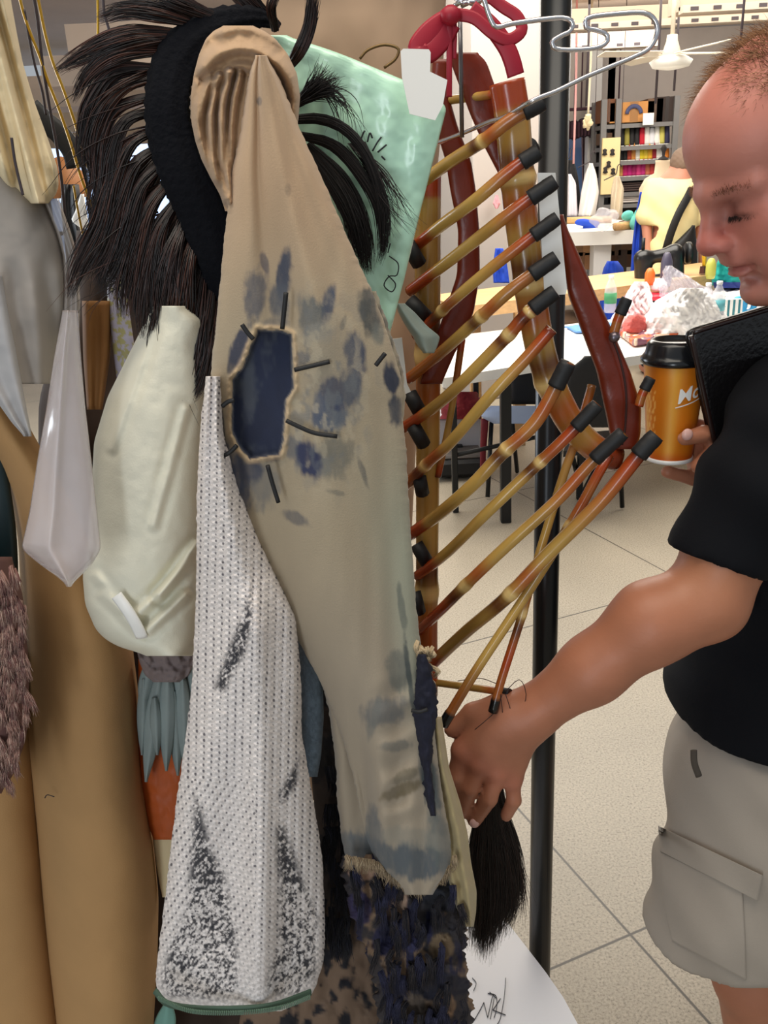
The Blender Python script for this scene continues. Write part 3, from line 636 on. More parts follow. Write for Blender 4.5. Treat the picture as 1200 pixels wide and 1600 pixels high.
# clutter on the near table and wooden table
def bottle(px, py, Y, h, r, lb, lc=(60, 140, 90), group='clear drink bottles on the tables', capc=(240, 240, 240)):
    p = W(px, py, Y); p[2] = max(p[2], .74) if Y < 5.2 else p[2]
    root = empty('water_bottle', p, lb, 'bottle', group)
    MB().lathe(p, [(r*.9, 0), (r, .01), (r, h*.62), (r*.85, h*.72), (r*.42, h*.88), (r*.4, h*.93)], 20).build('bottle_body', M['clear'], root=root)
    MB().lathe(p+(0, 0, h*.25), [(r*1.03, 0), (r*1.03, h*.28)], 20).build('bottle_label', mat('bottle_label', lc, .5), root=root)
    MB().lathe(p+(0, 0, h*.92), [(r*.46, 0), (r*.46, h*.08)], 14).build('bottle_cap', mat('bottle_cap', capc, .4), root=root)
bottle(953, 488, 4.95, .2, .033, 'clear bottle with a green label standing left of the plastic bags')
bottle(1103, 502, 4.75, .2, .033, 'clear bottle with green label, left one of the pair by the striped box')
bottle(1120, 500, 4.7, .2, .034, 'clear bottle with blue-green label, right one of the pair by the striped box', (110, 190, 200))
def crumple(name, rows, Y, th, m, lb, cat, seed, nz=.05, amp=.0):
    return tag(cloth(name, rows, Y, th, m, nu=70, nv=60, noise=nz, nsc=16, seed=seed, edge=5, fold=lambda U, V, X: amp*np.abs(np.sin(X*.35+2*np.sin(V*.15)))), lb, cat)
crumple('plastic_bag', [(450, 1062, 1100), (468, 1026, 1122), (495, 1004, 1136), (526, 990, 1138)], 4.75, .18, M['bagplastic'], 'big bulging white plastic bag in the middle of the heap', 'bag', 3, .055, .01)
crumple('plastic_bag', [(440, 992, 1010), (470, 970, 1022), (500, 955, 1025), (522, 958, 1012)], 4.9, .12, mat('pinkish_plastic', (250, 228, 230), .5, bump=.3, bscale=30), 'pinkish white plastic bag at the left of the heap', 'bag', 5, .07, .02)
crumple('clear_bag', [(415, 1040, 1050), (440, 1030, 1090), (462, 1030, 1130), (480, 1060, 1140)], 5.05, .1, M['clear'], 'crumpled clear plastic bag behind the white one', 'bag', 6, .08, .02)
crumple('red_bundle', [(492, 985, 1004), (506, 975, 1020), (520, 972, 1018)], 4.7, .05, mat('pink_red_cloth', (216, 110, 104), .8), 'small pink red bundle at the foot of the left plastic bag', 'bundle', 8, .03)
def sheet(name, pts, z, th, m, lb, cat, n=30, amp=.006, col=None):
    P = np.array([WZ(x, y, z) for x, y in pts]); u, v = np.meshgrid(np.linspace(0, 1, n), np.linspace(0, 1, n))
    Q = (P[0]*((1-u)*(1-v))[..., None]+P[1]*(u*(1-v))[..., None]+P[2]*(u*v)[..., None]+P[3]*((1-u)*v)[..., None])
    e = .06*(fbm(u*6, v*6, 3)-.5); Q[..., 0] += e*((v < .05) | (v > .95)); Q[..., 2] += th+amp*(fbm(u*9, v*9, 5))*2
    B = Q.copy(); B[..., 2] = z+.001; V = np.vstack([Q.reshape(-1, 3), B.reshape(-1, 3)]); i, j = np.meshgrid(np.arange(n-1), np.arange(n-1), indexing='ij')
    a = (i*n+j).ravel(); F = np.stack([a, a+1, a+n+1, a+n], 1); G = F[:, ::-1]+n*n
    rim = [k for k in range(n)]+[k*n+n-1 for k in range(1, n)]+[n*n-1-k for k in range(1, n)]+[(n-1-k)*n for k in range(1, n-1)]
    S = np.array([[rim[k], rim[k]+n*n, rim[(k+1) % len(rim)]+n*n, rim[(k+1) % len(rim)]] for k in range(len(rim))])
    C = None
    if col: C = np.vstack([col(u, v).reshape(-1, 3)]*2)
    return tag(mesh(name, V, np.vstack([F, G, S]), m, col=C), lb, cat)
sheet('blue_cloth', [(884, 512), (1080, 498), (1082, 515), (900, 521)], .745, .004, mat('mid_blue_sheet', (96, 144, 206), .8), 'flat blue cloth spread under the bags on the white table', 'cloth')
pc = lambda u, v: np.where((fbm(u*14, v*6, 9) > .5)[..., None], lin((214, 96, 44)), np.where((fbm(u*11, v*7, 4) > .5)[..., None], lin((236, 206, 180)), lin((120, 70, 90))))
sheet('patterned_fabric', [(968, 524), (1100, 500), (1110, 520), (990, 541)], .75, .012, M['vcs'], 'orange and cream patterned fabric at the near edge of the white table', 'fabric', 60, .02, pc)
# striped box, tape, small pots
p = WZ(1140, 505, .74); root = empty('snack_box', p, 'small white carton with blue-green stripes behind the portfolio', 'box')
MB().box(p+(0, 0, .07), (.1, .08, .14), bev=.003).build('box_body', M['plastic_white'], smooth=False, root=root)
for i in range(3): MB().box(p+(-.03+.03*i, -.041, .07), (.012, .003, .13)).build('stripe', mat('teal_stripe', (50, 120, 130), .5), smooth=False, root=root)
for i, (px, py) in enumerate(((1153, 478), (1168, 478))):
    p = W(px, py, 5.0); R = np.array(Matrix.Rotation(math.pi/2, 3, 'X')); mb = MB(); ang = np.linspace(0, 2*math.pi, 25)
    mb.tube([p+(.036*math.cos(a), 0, .036*math.sin(a)) for a in ang], .018, 8)
    tag(mb.build('tape_roll', mat('blue_tape', (50, 160, 214), .4)), ['blue tape roll near the striped carton, left of the two', 'blue tape roll near the striped carton, right of the two'][i], 'tape', 'blue tape rolls')
for px, py, r, h, c, lb in [(1030, 448, .05, .07, (246, 246, 244), 'rounded white jar standing behind the plastic bags'), (1026, 462, .1, .04, (200, 24, 50), 'shallow red tray behind the plastic bags'), (1015, 440, .03, .1, (236, 110, 40), 'orange bottle tip on the wooden table'), (1110, 430, .03, .12, (180, 180, 80), 'yellow green bottle beside the teal garment'), (1040, 442, .035, .2, (70, 66, 84), 'slate coloured bottle behind the white jar')]:
    p = W(px, py, 5.5); p[2] -= .02; tag(MB().lathe(p, [(r*.8, 0), (r, h*.2), (r, h*.7), (r*.6, h*.95), (r*.3, h)], 18).build('jar', mat('jar_plastic', c, .4)), lb, 'jar')
for i in range(5): pass
sheet('striped_cloth', [(1165, 520), (1300, 480), (1290, 450), (1180, 478)], .76, .03, M['vcs'], 'black and white striped cloth bundle behind the portfolio', 'cloth', 50, .02, lambda u, v: np.where((np.sin(u*60) > 0)[..., None], lin((20, 20, 22)), lin((236, 234, 238))))
sheet('paper', [(1112, 478), (1165, 464), (1172, 446), (1120, 452)], .8, .004, M['plastic_white'], 'white folded papers behind the pair of bottles', 'paper', 20, .02)
# folding chair (black) at right
def folding_chair():
    p = WZ(925, 790, 0); root = empty('folding_chair', p, 'black folding chair behind the bamboo cage, under the white table', 'chair')
    Y = 4.05
    bp = W3(spl([(884, 602, Y-.06), (908, 570, Y), (940, 556, Y+.05), (962, 572, Y+.05), (968, 602, Y)], 12))
    cloth('backrest', [(556, 915, 950), (575, 892, 964), (610, 884, 968), (652, 886, 966), (668, 896, 955)], Y, .02, M['blackm'], root=root, nu=24, nv=24, back=.01)
    s0, s1, s2, s3 = W(880, 705, Y), W(960, 695, Y), W(955, 672, Y+.38), W(890, 678, Y+.38)
    mb = MB(); board(mb, [s0, s1, s2, s3], .03, (0, 0, -1)); mb.build('seat', M['blackm'], smooth=False, root=root)
    for a, b in (((965, 600), (972, 796)), ((884, 600), (868, 780))):
        P = [W(a[0], a[1], Y), W((a[0]+b[0])/2, 700, Y+.05), WZ(b[0], b[1], 0)+(0, 0, .012)]; MB().tube(P, .012).build('leg', M['steel'], root=root)
    for a, b in (((950, 695), (912, 770)), ((892, 700), (905, 762))):
        P = [W(a[0], a[1], Y+.1), WZ(b[0], b[1], 0)+(0, 0, .012)]; MB().tube(P, .012).build('leg', M['steel'], root=root)
folding_chair()
p = WZ(790, 790, 0); root = empty('chair', p, 'chair with pale blue padded seat and dark red side under the left white table', 'chair')
Y = 4.5; cloth('seat', [(634, 768, 862), (642, 752, 868), (652, 752, 868), (662, 772, 868)], Y, .1, mat('pale_blue_vinyl', (166, 184, 220), .5), root=root, nu=30, nv=16, back=.3)
cloth('side_panel', [(654, 752, 764), (700, 750, 760), (740, 750, 758)], Y+.02, .01, mat('dark_red', (110, 14, 30), .6), root=root, nu=8, nv=10)
cloth('backrest', [(560, 800, 868), (632, 798, 868)], Y+.36, .03, M['blackm'], root=root, nu=20, nv=12)
for a, b in (((768, 658), (762, 780)), ((850, 660), (872, 770)), ((800, 655), (808, 740))):
    MB().tube([W(a[0], a[1], Y+.05), WZ(b[0], b[1], 0)+(0, 0, .012)], .012).build('leg', M['steel'], root=root)
# gear bag, grey case, grey crate below
crumple('sports_bag', [(612, 694, 742), (630, 688, 760), (655, 688, 752)], 4.9, .14, mat('red_black_bag', (120, 10, 28), .7), 'dark red soft bag on top of the pale case under the table', 'bag', 3, .02)
mb = MB(); a = W(684, 655, 4.9); b = W(752, 712, 4.9); mb.box(((a[0]+b[0])/2, 5.05, (a[2]+b[2])/2), (b[0]-a[0], .3, a[2]-b[2]), bev=.01)
root = empty('storage_case', ((a[0]+b[0])/2, 5.05, b[2]), 'pale grey case with a black latch under the left white table', 'case'); mb.build('case_body', mat('pale_case', (186, 184, 190), .5), smooth=False, root=root)
MB().box(W(716, 700, 4.88), (.05, .03, .04), bev=.004).build('latch', M['blackm'], smooth=False, root=root)
a = W(680, 715, 4.7); b = W(756, 775, 4.7); mb = MB().box(((a[0]+b[0])/2, 4.95, (a[2]+.12)/2), (b[0]-a[0], .5, a[2]-.12), bev=.02)
root = empty('equipment_trolley', ((a[0]+b[0])/2, 4.95, 0), 'dark grey cloth-covered trolley on the floor beneath the pale case', 'trolley'); mb.build('trolley_body', mat('grey_felt', (92, 86, 82), .9), smooth=False, root=root)
MB().box(((a[0]+b[0])/2, 4.95, .07), (b[0]-a[0]+.04, .54, .1), bev=.02).build('trolley_base', M['blackm'], smooth=False, root=root)
# far left bits: brown dome, black cloth, white paper
p = W(98, 275, 5.5); root = empty('hat_block', W(98, 300, 5.5), 'rounded brown hat block in front of the far window', 'hat block')
MB().lathe(p-(0, 0, .12), [(.11, 0), (.12, .06), (.11, .14), (.07, .2), (.01, .225)], 24).build('dome', mat('brown_block', (150, 96, 50), .6), root=root)
MB().tube([p-(0, 0, .12), (p[0], p[1], .0)], .03).build('stand', M['steel'], root=root)
drape('black_cloth', [(288, 100, 122), (310, 92, 128), (350, 98, 130), (420, 105, 150), (740, 100, 150)], 4.6, .1, M['blackm'], 'black cloth heap below the brown hat block')
sheet_ = cloth('paper_sheet', [(303, 126, 131), (335, 116, 136), (346, 108, 138), (357, 130, 138)], 4.45, .01, M['plastic_white'], nu=12, nv=12); tag(sheet_, 'small white paper triangle glimpsed beside the mane', 'paper')
# ============================================================= the rack
M['post'] = mat('satin_black_post', (30, 32, 34), .3, .4)
px_, py_ = .2168, 1.1
rack = empty('garment_rack', (px_, py_, 0), 'black steel garment rack post standing in front of the white tables', 'rack')
MB().tube([(px_, py_, .06), (px_, py_, 1.93)], .0172, 28).build('upright', M['post'], root=rack)
MB().tube([(px_+.02, py_, 1.9), (-.3, .98, 1.9), (-1.25, .86, 1.9)], .014, 16).build('rail', M['post'], root=rack)
MB().tube([(-1.25, .86, 1.93), (-1.25, .86, .06)], .0172, 20).build('upright', M['post'], root=rack)
MB().tube([(px_, py_, .1), (-1.25, .86, .1)], .016, 12).build('base_bar', M['post'], root=rack)
for x, y in ((px_, py_), (-1.25, .86)):
    MB().tube([(x, y-.25, .1), (x, y+.25, .1)], .016, 12).build('foot_bar', M['post'], root=rack)
    for s in (-.24, .24):
        MB().lathe((x, y+s, .03), [(.03, -.012), (.03, .012)], 16, R=np.array(Matrix.Rotation(math.pi/2, 3, 'Y'))).build('wheel', M['steel'], root=rack)
# low white board with pen writing
bz = .425
wb = empty('white_board_table', (0, 1.0, 0), 'low white board with black handwriting at the foot of the rack', 'table')
mb = MB(); board(mb, [WZ(x, y, bz) for x, y in [(738, 1395), (792, 1440), (852, 1518), (880, 1558), (906, 1606), (960, 1720), (560, 1720), (575, 1560), (600, 1420)]], .012, (0, 0, -1))
mb.build('board_top', mat('bright_white_board', (236, 236, 240), .35), smooth=False, root=wb)
for x, y in ((740, 1405), (930, 1700), (590, 1680), (610, 1440)):
    q = WZ(x, y, bz); leg_at(wb, q[0]*.97, q[1], bz-.013, .025, M['white'])
def pen(parent, strokes, f, r, m, name='handwriting'):
    mb = MB()
    for s in strokes: mb.tube([f(x, y) for x, y in spl(np.array(s, float), max(6, len(s)*4))], r, 5, flat=.5)
    return mb.build(name, m, root=parent)
M['ink'] = mat('black_ink', (20, 20, 28), .5)
pen(wb, [[(742, 1592), (750, 1578), (756, 1566)], [(756, 1566), (762, 1590)], [(762, 1590), (768, 1562), (770, 1556)], [(766, 1592), (772, 1560)], [(782, 1560), (770, 1578)], [(770, 1578), (790, 1586)],
         [(762, 1552), (775, 1556), (776, 1575), (772, 1590)], [(790, 1528), (788, 1556), (782, 1590), (776, 1602)], [(738, 1528), (744, 1536), (740, 1548)], [(765, 1550), (776, 1560)]], lambda x, y: WZ(x, y, bz+.001), .0009, M['ink'])
# ============================================================= bamboo rib cage
M['bam'] = mat('lacquered_bamboo', vc=True, rough=.22, spec=.6, bump=.1, bscale=60)
M['leather'] = mat('red_brown_leather', (112, 38, 18), .3, var=.12, vscale=14, bump=.08, bscale=300)
YEL, RED, DRK, BLK, NOD = [lin(c) for c in ((186, 148, 74), (160, 62, 20), (80, 30, 14), (10, 12, 14), (222, 188, 120))]
cage = empty('bamboo_rib_cage', W(700, 700, .95), 'large rib cage frame of scorched bamboo culms with black tips and red-brown leather straps', 'costume frame')
BK = {}
def culm(name, pts, r0, r1=None, nodes=(), tip=.1, tail=.3, red=.25, n=72, sides=12, lab=None, seed=0, blacktail=0):
    G = spl(pts, n); P = W3(G[:, :3]); s = np.linspace(0, 1, n); r1 = r1 or r0
    rad = r0+(r1-r0)*s; C = np.tile(YEL, (n, 1)); ph = vnoise(s*7+seed*3.1, s*0, seed)
    def mixc(C, c, w): w = w[:, None]; return C*(1-w)+c*w
    C = mixc(C, RED, sm(1-red-tip-.12+.1*(ph-.5), 1-tip-.02, s)); C = mixc(C, DRK, .8*sm(1-tip-.05, 1-tip, s))
    C = mixc(C, RED, 1-sm(tail*.5, tail, s+.06*(ph-.5)))
    C = mixc(C, lin((150, 110, 50)), .5*sm(.45, .75, ph))
    for q in nodes:
        C = mixc(C, DRK, .9*np.exp(-((s-q+.045)/.035)**2)); C = mixc(C, RED, .75*np.exp(-((s-q-.07)/.05)**2)); C = mixc(C, NOD, np.exp(-((s-q)/.014)**4))
        rad = rad*(1+.15*np.exp(-((s-q)/.016)**2))
    if blacktail: C = mixc(C, BLK, (s < blacktail).astype(float)); rad = rad*np.where(s < blacktail, 1.15, 1)
    mb = MB().tube(P, rad, sides, C); o = mb.build(name, M['bam'], root=cage)
    if tip > 0:
        k0 = int((1-tip)*(n-1)); tp = MB().tube(spl(P[k0:], 10), rad[-1]*1.22*np.array([1.0, 1.04, 1, 1.02, 1, .98, 1.02, 1, .97, .9]), sides).build('black_tip', M['blackm'], o)
    if lab: o['label'] = lab
    return o
R1 = .0058
culm('spine_pole', [(792, 128, .93), (800, 180, .93), (806, 250, .93), (813, 330, .93), (823, 410, .93), (834, 490, .93), (848, 560, .93), (872, 625, .935), (905, 678, .94), (938, 706, .945), (962, 716, .95)], .0172, .0150, (.24, .5, .74), tip=0, tail=.1, red=.05, n=110, sides=24, lab='thick pale bamboo pole at the front of the cage')
culm('spine_pole', [(668, 270, 1.0), (668, 400, 1.0), (669, 600, 1.0), (668, 800, 1.0), (667, 950, 1.0), (668, 1085, 1.0)], .0145, .0135, (.35, .8), tip=0, tail=.05, red=.1, n=110, sides=24, lab='dark bamboo pole at the back of the cage')
ribs = [
 ([(690, 158, .99), (730, 153, .97), (775, 147, .94)], .0042, (), .0, .1),
 ([(640, 300, .99), (700, 255, .94), (752, 222, .9), (800, 186, .885), (850, 160, .88)], .0062, (.55,), .13, .1),
 ([(645, 388, .99), (690, 352, .94), (740, 315, .9), (800, 265, .885), (843, 236, .88)], .0062, (), .13, .2),
 ([(640, 455, .99), (712, 400, .93), (760, 362, .9), (812, 322, .885), (868, 283, .88)], .0062, (), .16, .2),
 ([(650, 525, .99), (705, 472, .93), (760, 425, .9), (815, 382, .885), (872, 340, .88)], .0058, (.2,), .16, .2),
 ([(638, 592, .99), (690, 550, .95), (757, 490, .9), (800, 452, .885), (870, 402, .88)], .0064, (.5,), .15, .35),
 ([(632, 668, .99), (700, 618, .93), (790, 528, .895), (822, 492, .885), (868, 455, .88)], .0066, (.68, .84), .14, .2),
 ([(632, 760, .99), (672, 720, .95), (705, 690, .92), (765, 620, .89), (820, 562, .885), (862, 514, .88)], .0064, (.14,), .0, .3),
 ([(640, 836, .99), (690, 800, .93), (740, 756, .89), (785, 708, .88), (840, 655, .87), (888, 566, .865)], .0072, (.55,), .10, .12),
 ([(652, 900, .99), (700, 862, .93), (760, 802, .89), (832, 733, .88), (880, 688, .87), (934, 632, .865)], .0062, (.67,), .12, .15),
 ([(655, 985, .99), (690, 952, .93), (730, 912, .9), (795, 850, .88), (870, 782, .87), (925, 722, .865), (974, 676, .86)], .0064, (.23,), .13, .25),
 ([(660, 1052, .99), (725, 990, .93), (790, 935, .89), (860, 862, .88), (940, 782, .865), (1000, 708, .86), (1026, 680, .86)], .0076, (.36,), .08, .12),
 ([(692, 1133, .86), (745, 1046, .87), (825, 925, .89), (897, 809, .9), (935, 740, .91), (952, 712, .92)], .0056, (.74,), .0, .25),
 ([(770, 1112, .87), (783, 1064, .875), (816, 960, .895), (842, 868, .91), (878, 750, .93), (902, 680, .95), (925, 602, .97)], .0050, (.3,), .0, .3),
]
for i, (p, r, nd, tp, tl) in enumerate(ribs):
    culm('rib', p, r, None, nd, tip=tp, tail=tl, seed=i, blacktail=.05 if i in (12, 13) else 0)
culm('crosspiece', [(676, 1066, .97), (735, 1074, .93), (797, 1083, .89)], .0046, None, (), tip=.12, tail=.1)
for p, r in (([(958, 524, .93), (966, 498, .93), (980, 466, .93)], .0052), ([(998, 634, .93), (1004, 615, .93), (1017, 590, .93)], .0050)):
    culm('rib', p, r, None, (), tip=.42, tail=.9, red=.5, n=24)
culm('tie_rod', [(722, 530, .99), (712, 600, .99), (700, 670, .99), (684, 745, .99)], .0040, None, (), tip=0, tail=.5, lab='thin greyish brown rod behind the ribs')
for x0, y0, x1, y1 in [(635, 378, 655, 412), (640, 470, 668, 498), (640, 615, 655, 642), (646, 666, 662, 694), (655, 745, 660, 770), (650, 850, 668, 880), (647, 925, 655, 955), (664, 1085, 664, 1105), (800, 250, 835, 228)]:
    MB().tube(W3([(x0, y0, .975), ((x0+x1)/2, (y0+y1)/2, .97), (x1, y1, .975)]), .0085, 10).build('black_tip', M['blackm'], root=cage)
def strap(name, rows, Y, lab, th=.006, nn=.002):
    o = cloth(name, rows, Y, th, M['leather'], root=cage, nu=20, nv=70, back=.003, noise=nn, nsc=50, power=.35); o['label'] = lab; return o
strap('leather_strap', [(82, 705, 746), (95, 703, 760), (130, 716, 772), (180, 735, 790), (230, 757, 806), (270, 778, 818), (330, 790, 822)], .965, 'leather strap with a square top')
strap('leather_strap', [(92, 676, 704), (150, 672, 702), (200, 680, 716), (250, 696, 736), (300, 704, 744), (360, 716, 749), (430, 714, 750), (490, 694, 740), (540, 676, 716), (600, 655, 690)], .985, 'curving dark leather strap beside the back pole')
strap('leather_strap', [(335, 872, 880), (360, 874, 888), (405, 878, 908), (463, 888, 932), (522, 910, 960), (580, 932, 985), (635, 944, 1002), (680, 953, 1001), (702, 962, 994)], .945, 'broad leather strap at the elbow of the cage', .012)
mb = MB().tube(W3(spl([(953, 520, .928), (968, 560, .928), (978, 610, .928), (977, 665, .928), (972, 695, .928)], 20)), .0012, 6); mb.build('seam_cord', mat('dark_seam', (50, 16, 10), .5), root=cage)
MB().lathe(W(960, 527, .925), [(.005, -.004), (.006, 0), (.003, .004)], 12, R=np.array(Matrix.Rotation(math.pi/2, 3, 'X'))).build('rivet', mat('dull_metal_rivet', (120, 110, 116), .3, .8), root=cage)
mb = MB()
for g in ([(790, 1080), (812, 1062), (822, 1090), (805, 1125)], [(785, 1085), (775, 1110), (760, 1125), (742, 1140)], [(790, 1085), (798, 1110), (800, 1128)], [(782, 1085), (785, 1110), (788, 1128)], [(775, 1068), (750, 1060), (715, 1064)]):
    mb.tube(W3([(x, y, .868) for x, y in spl(np.array(g, float), 12)]), .0005, 5)
mb.build('loose_thread', mat('brown_thread', (60, 30, 24), .7), root=cage)
# tie at the bamboo end, red ribbon, hanger, cards
SIL = mat('bright_wire', (214, 212, 214), .18, .95)
hg = empty('wire_hanger', W(900, 60, .86), 'bright wire hanger with a double bend, crossing in front of the black post', 'hanger')
H = [(742, -30), (756, 0), (764, 24), (775, 42), (800, 37), (850, 30), (880, 28), (894, 34), (892, 48), (876, 56), (863, 65), (865, 74), (885, 78), (930, 75), (948, 66), (948, 54), (932, 47), (916, 43), (915, 32), (925, 26), (970, 21), (1005, 20), (1022, 30), (1027, 50), (1016, 74), (990, 89), (920, 118), (870, 142), (835, 156), (790, 182), (765, 190), (735, 203), (700, 217), (660, 232)]
MB().tube(W3([(x, y, .86 if x > 830 else .86+.0008*(830-x)*(y > 120)) for x, y in spl(np.array(H, float), 130)]), .00215, 10).build('wire', SIL, root=hg)
a = W(742, -30, .86); MB().tube(spl([a, (a[0], .93, 1.87), (a[0]-.02, 1.0, 1.925), (a[0]-.05, 1.06, 1.9)], 20), .00215, 8).build('hook', SIL, root=hg)
MB().tube(W3([(719, 20, .93), (720, 100, .93), (722, 215, .93)]), .0021, 8).build('stem_wire', mat('grey_wire', (110, 106, 108), .3, .8), root=hg)
mb = MB(); rg = np.random.default_rng(4)
for i in range(16):
    x, y = rg.uniform(690, 780), rg.uniform(-25, 6); mb.tube(W3([(x-14, y+rg.uniform(-6, 6), .92), (x, y+rg.uniform(-8, 8), .915), (x+16, y+rg.uniform(-6, 6), .92)]), .0022, 7)
mb.build('hook_cluster', SIL, root=hg)
RIB = mat('crimson_ribbon', (156, 8, 38), .5)
rb = empty('ribbon', W(702, 20, .89), 'crimson ribbon tied in a bow over the bamboo cage', 'ribbon')
def rib_band(name, pts, w, lab=None):
    G = spl(np.array(pts, float), 40); P = W3(np.c_[G[:, :2], G[:, 2]]); T = np.gradient(P, axis=0); T /= np.linalg.norm(T, axis=1)[:, None]
    mb = MB().tube(P, w, 8, flat=.14, nrm=(0.05, 1, 0.05)); o = mb.build(name, RIB, root=rb)
    if lab: o['label'] = lab
    return o
rib_band('loop', [(704, 28, .89), (685, 38, .888), (665, 55, .886), (652, 76, .885), (668, 84, .885), (690, 64, .887), (706, 36, .889)], .0085)
rib_band('loop', [(706, 22, .888), (740, 28, .885), (770, 52, .883), (795, 62, .883), (815, 48, .884), (808, 26, .886), (785, 10, .888), (765, -6, .89)], .0052)
rib_band('tail', [(735, 14, .887), (768, 42, .885), (790, 72, .884), (800, 95, .884), (806, 118, .885)], .0078)
rib_band('tail', [(702, 10, .888), (702, 70, .887), (702, 152, .888)], .0026)
rib_band('tail', [(708, 10, .89), (710, 50, .89), (709, 92, .891)], .0024, 'darker ribbon tail')
MB().lathe(W(704, 24, .883), [(.003, -.008), (.009, -.004), (.009, .004), (.003, .008)], 12).build('knot', RIB, root=rb)
def card(name, pts, Y, th, m, lb, cat='tag', root=None):
    mb = MB(); board(mb, [W(x, y, Y) for x, y in pts], th, (0, 1, 0)); o = mb.build(name, m, smooth=False, root=root)
    if root is None: tag(o, lb, cat)
    return o
card('paper_card', [(840, 270), (868, 270), (886, 452), (884, 460), (851, 462), (846, 380)], .905, .002, M['plastic_white'], 'long white card tucked behind the upper black rib tips', 'card')
card('paper_card', [(626, 80), (630, 76), (670, 77), (673, 82), (672, 112), (699, 125), (692, 165), (680, 188), (640, 178), (628, 120)], .845, .002, M['plastic_white'], 'white paper tags fixed to the top corner of the green bag', 'tag')
card('paper_card', [(612, 530), (628, 528), (636, 600), (642, 612), (628, 618), (620, 640), (634, 760), (626, 770), (614, 700)], .93, .002, M['plastic_white'], 'narrow white card edge between the tan sleeve and the bamboo ribs', 'card')
cloth('seafoam_strap', [(474, 618, 632), (488, 622, 648), (510, 634, 668), (526, 645, 688), (540, 652, 684), (552, 662, 678)], .925, .008, mat('grey_green_satin', (150, 164, 156), .4), nu=16, nv=30, fold=lambda U, V, X: .004*np.sin(U*6))
tag(bpy.data.objects['seafoam_strap'], 'grey-green satin strap end hanging by the back bamboo pole', 'strap')
# brown paper garment cover behind
cloth('garment_cover', [(-60, 395, 700), (60, 400, 694), (200, 405, 690), (500, 420, 660), (900, 430, 640), (1250, 450, 640)], 1.12, .05, mat('kraft_brown_cover', (186, 156, 128), .75, bump=.25, bscale=12), nu=50, nv=50, back=.05, noise=.01, nsc=60)
tag(bpy.data.objects['garment_cover'], 'kraft brown garment cover hanging behind the green bag', 'garment cover')
MB().tube(W3(spl([(562, 92, .99), (575, 78, .99), (600, 70, .99), (622, 76, .99), (618, 92, .99), (600, 106, .99)], 24)), .0016, 6).build('wire_loop', mat('brass_wire', (120, 96, 60), .4, .6)); tag(bpy.data.objects['wire_loop'], 'thin brass wire loop above the green bag', 'wire')
# green bag
gb = empty('green_bag', W(580, 200, .88), 'pale mint green plastic bag with black handwriting', 'bag')
def gcol(PX, VV, U):
    c = lin((190, 232, 206)); n = fbm(PX/40, VV/90, 4)[..., None]; return c*(.9+.2*n)
cloth('bag_panel', [(55, 412, 440), (72, 412, 500), (90, 420, 548), (112, 430, 600), (135, 440, 655), (165, 450, 699), (185, 455, 694), (330, 500, 657), (440, 545, 631), (515, 590, 611), (524, 602, 608)], .88, .010, mat('mint_plastic', vc=True, rough=.22, spec=.6, bump=.35, bscale=22), root=gb, col=gcol, nu=70, nv=120, back=.008, noise=.004, nsc=50, power=.3,
      fold=lambda U, V, X: .0012*np.sin(X*.12+V*.02))
pen(gb, [[(608, 400), (622, 412), (620, 430), (608, 432), (600, 446), (612, 456), (618, 444), (606, 430)], [(610, 380), (606, 395)]], lambda x, y: W(x, y, .8655), .0006, M['ink'])
pen(gb, [[(560, 232), (566, 212), (570, 204)], [(574, 222), (578, 208), (582, 216)], [(582, 236), (590, 222), (596, 214)], [(590, 238), (604, 226)], [(596, 244), (602, 250)], [(558, 216), (552, 222)]], lambda x, y: W(x, y, .8655), .0008, M['ink'])
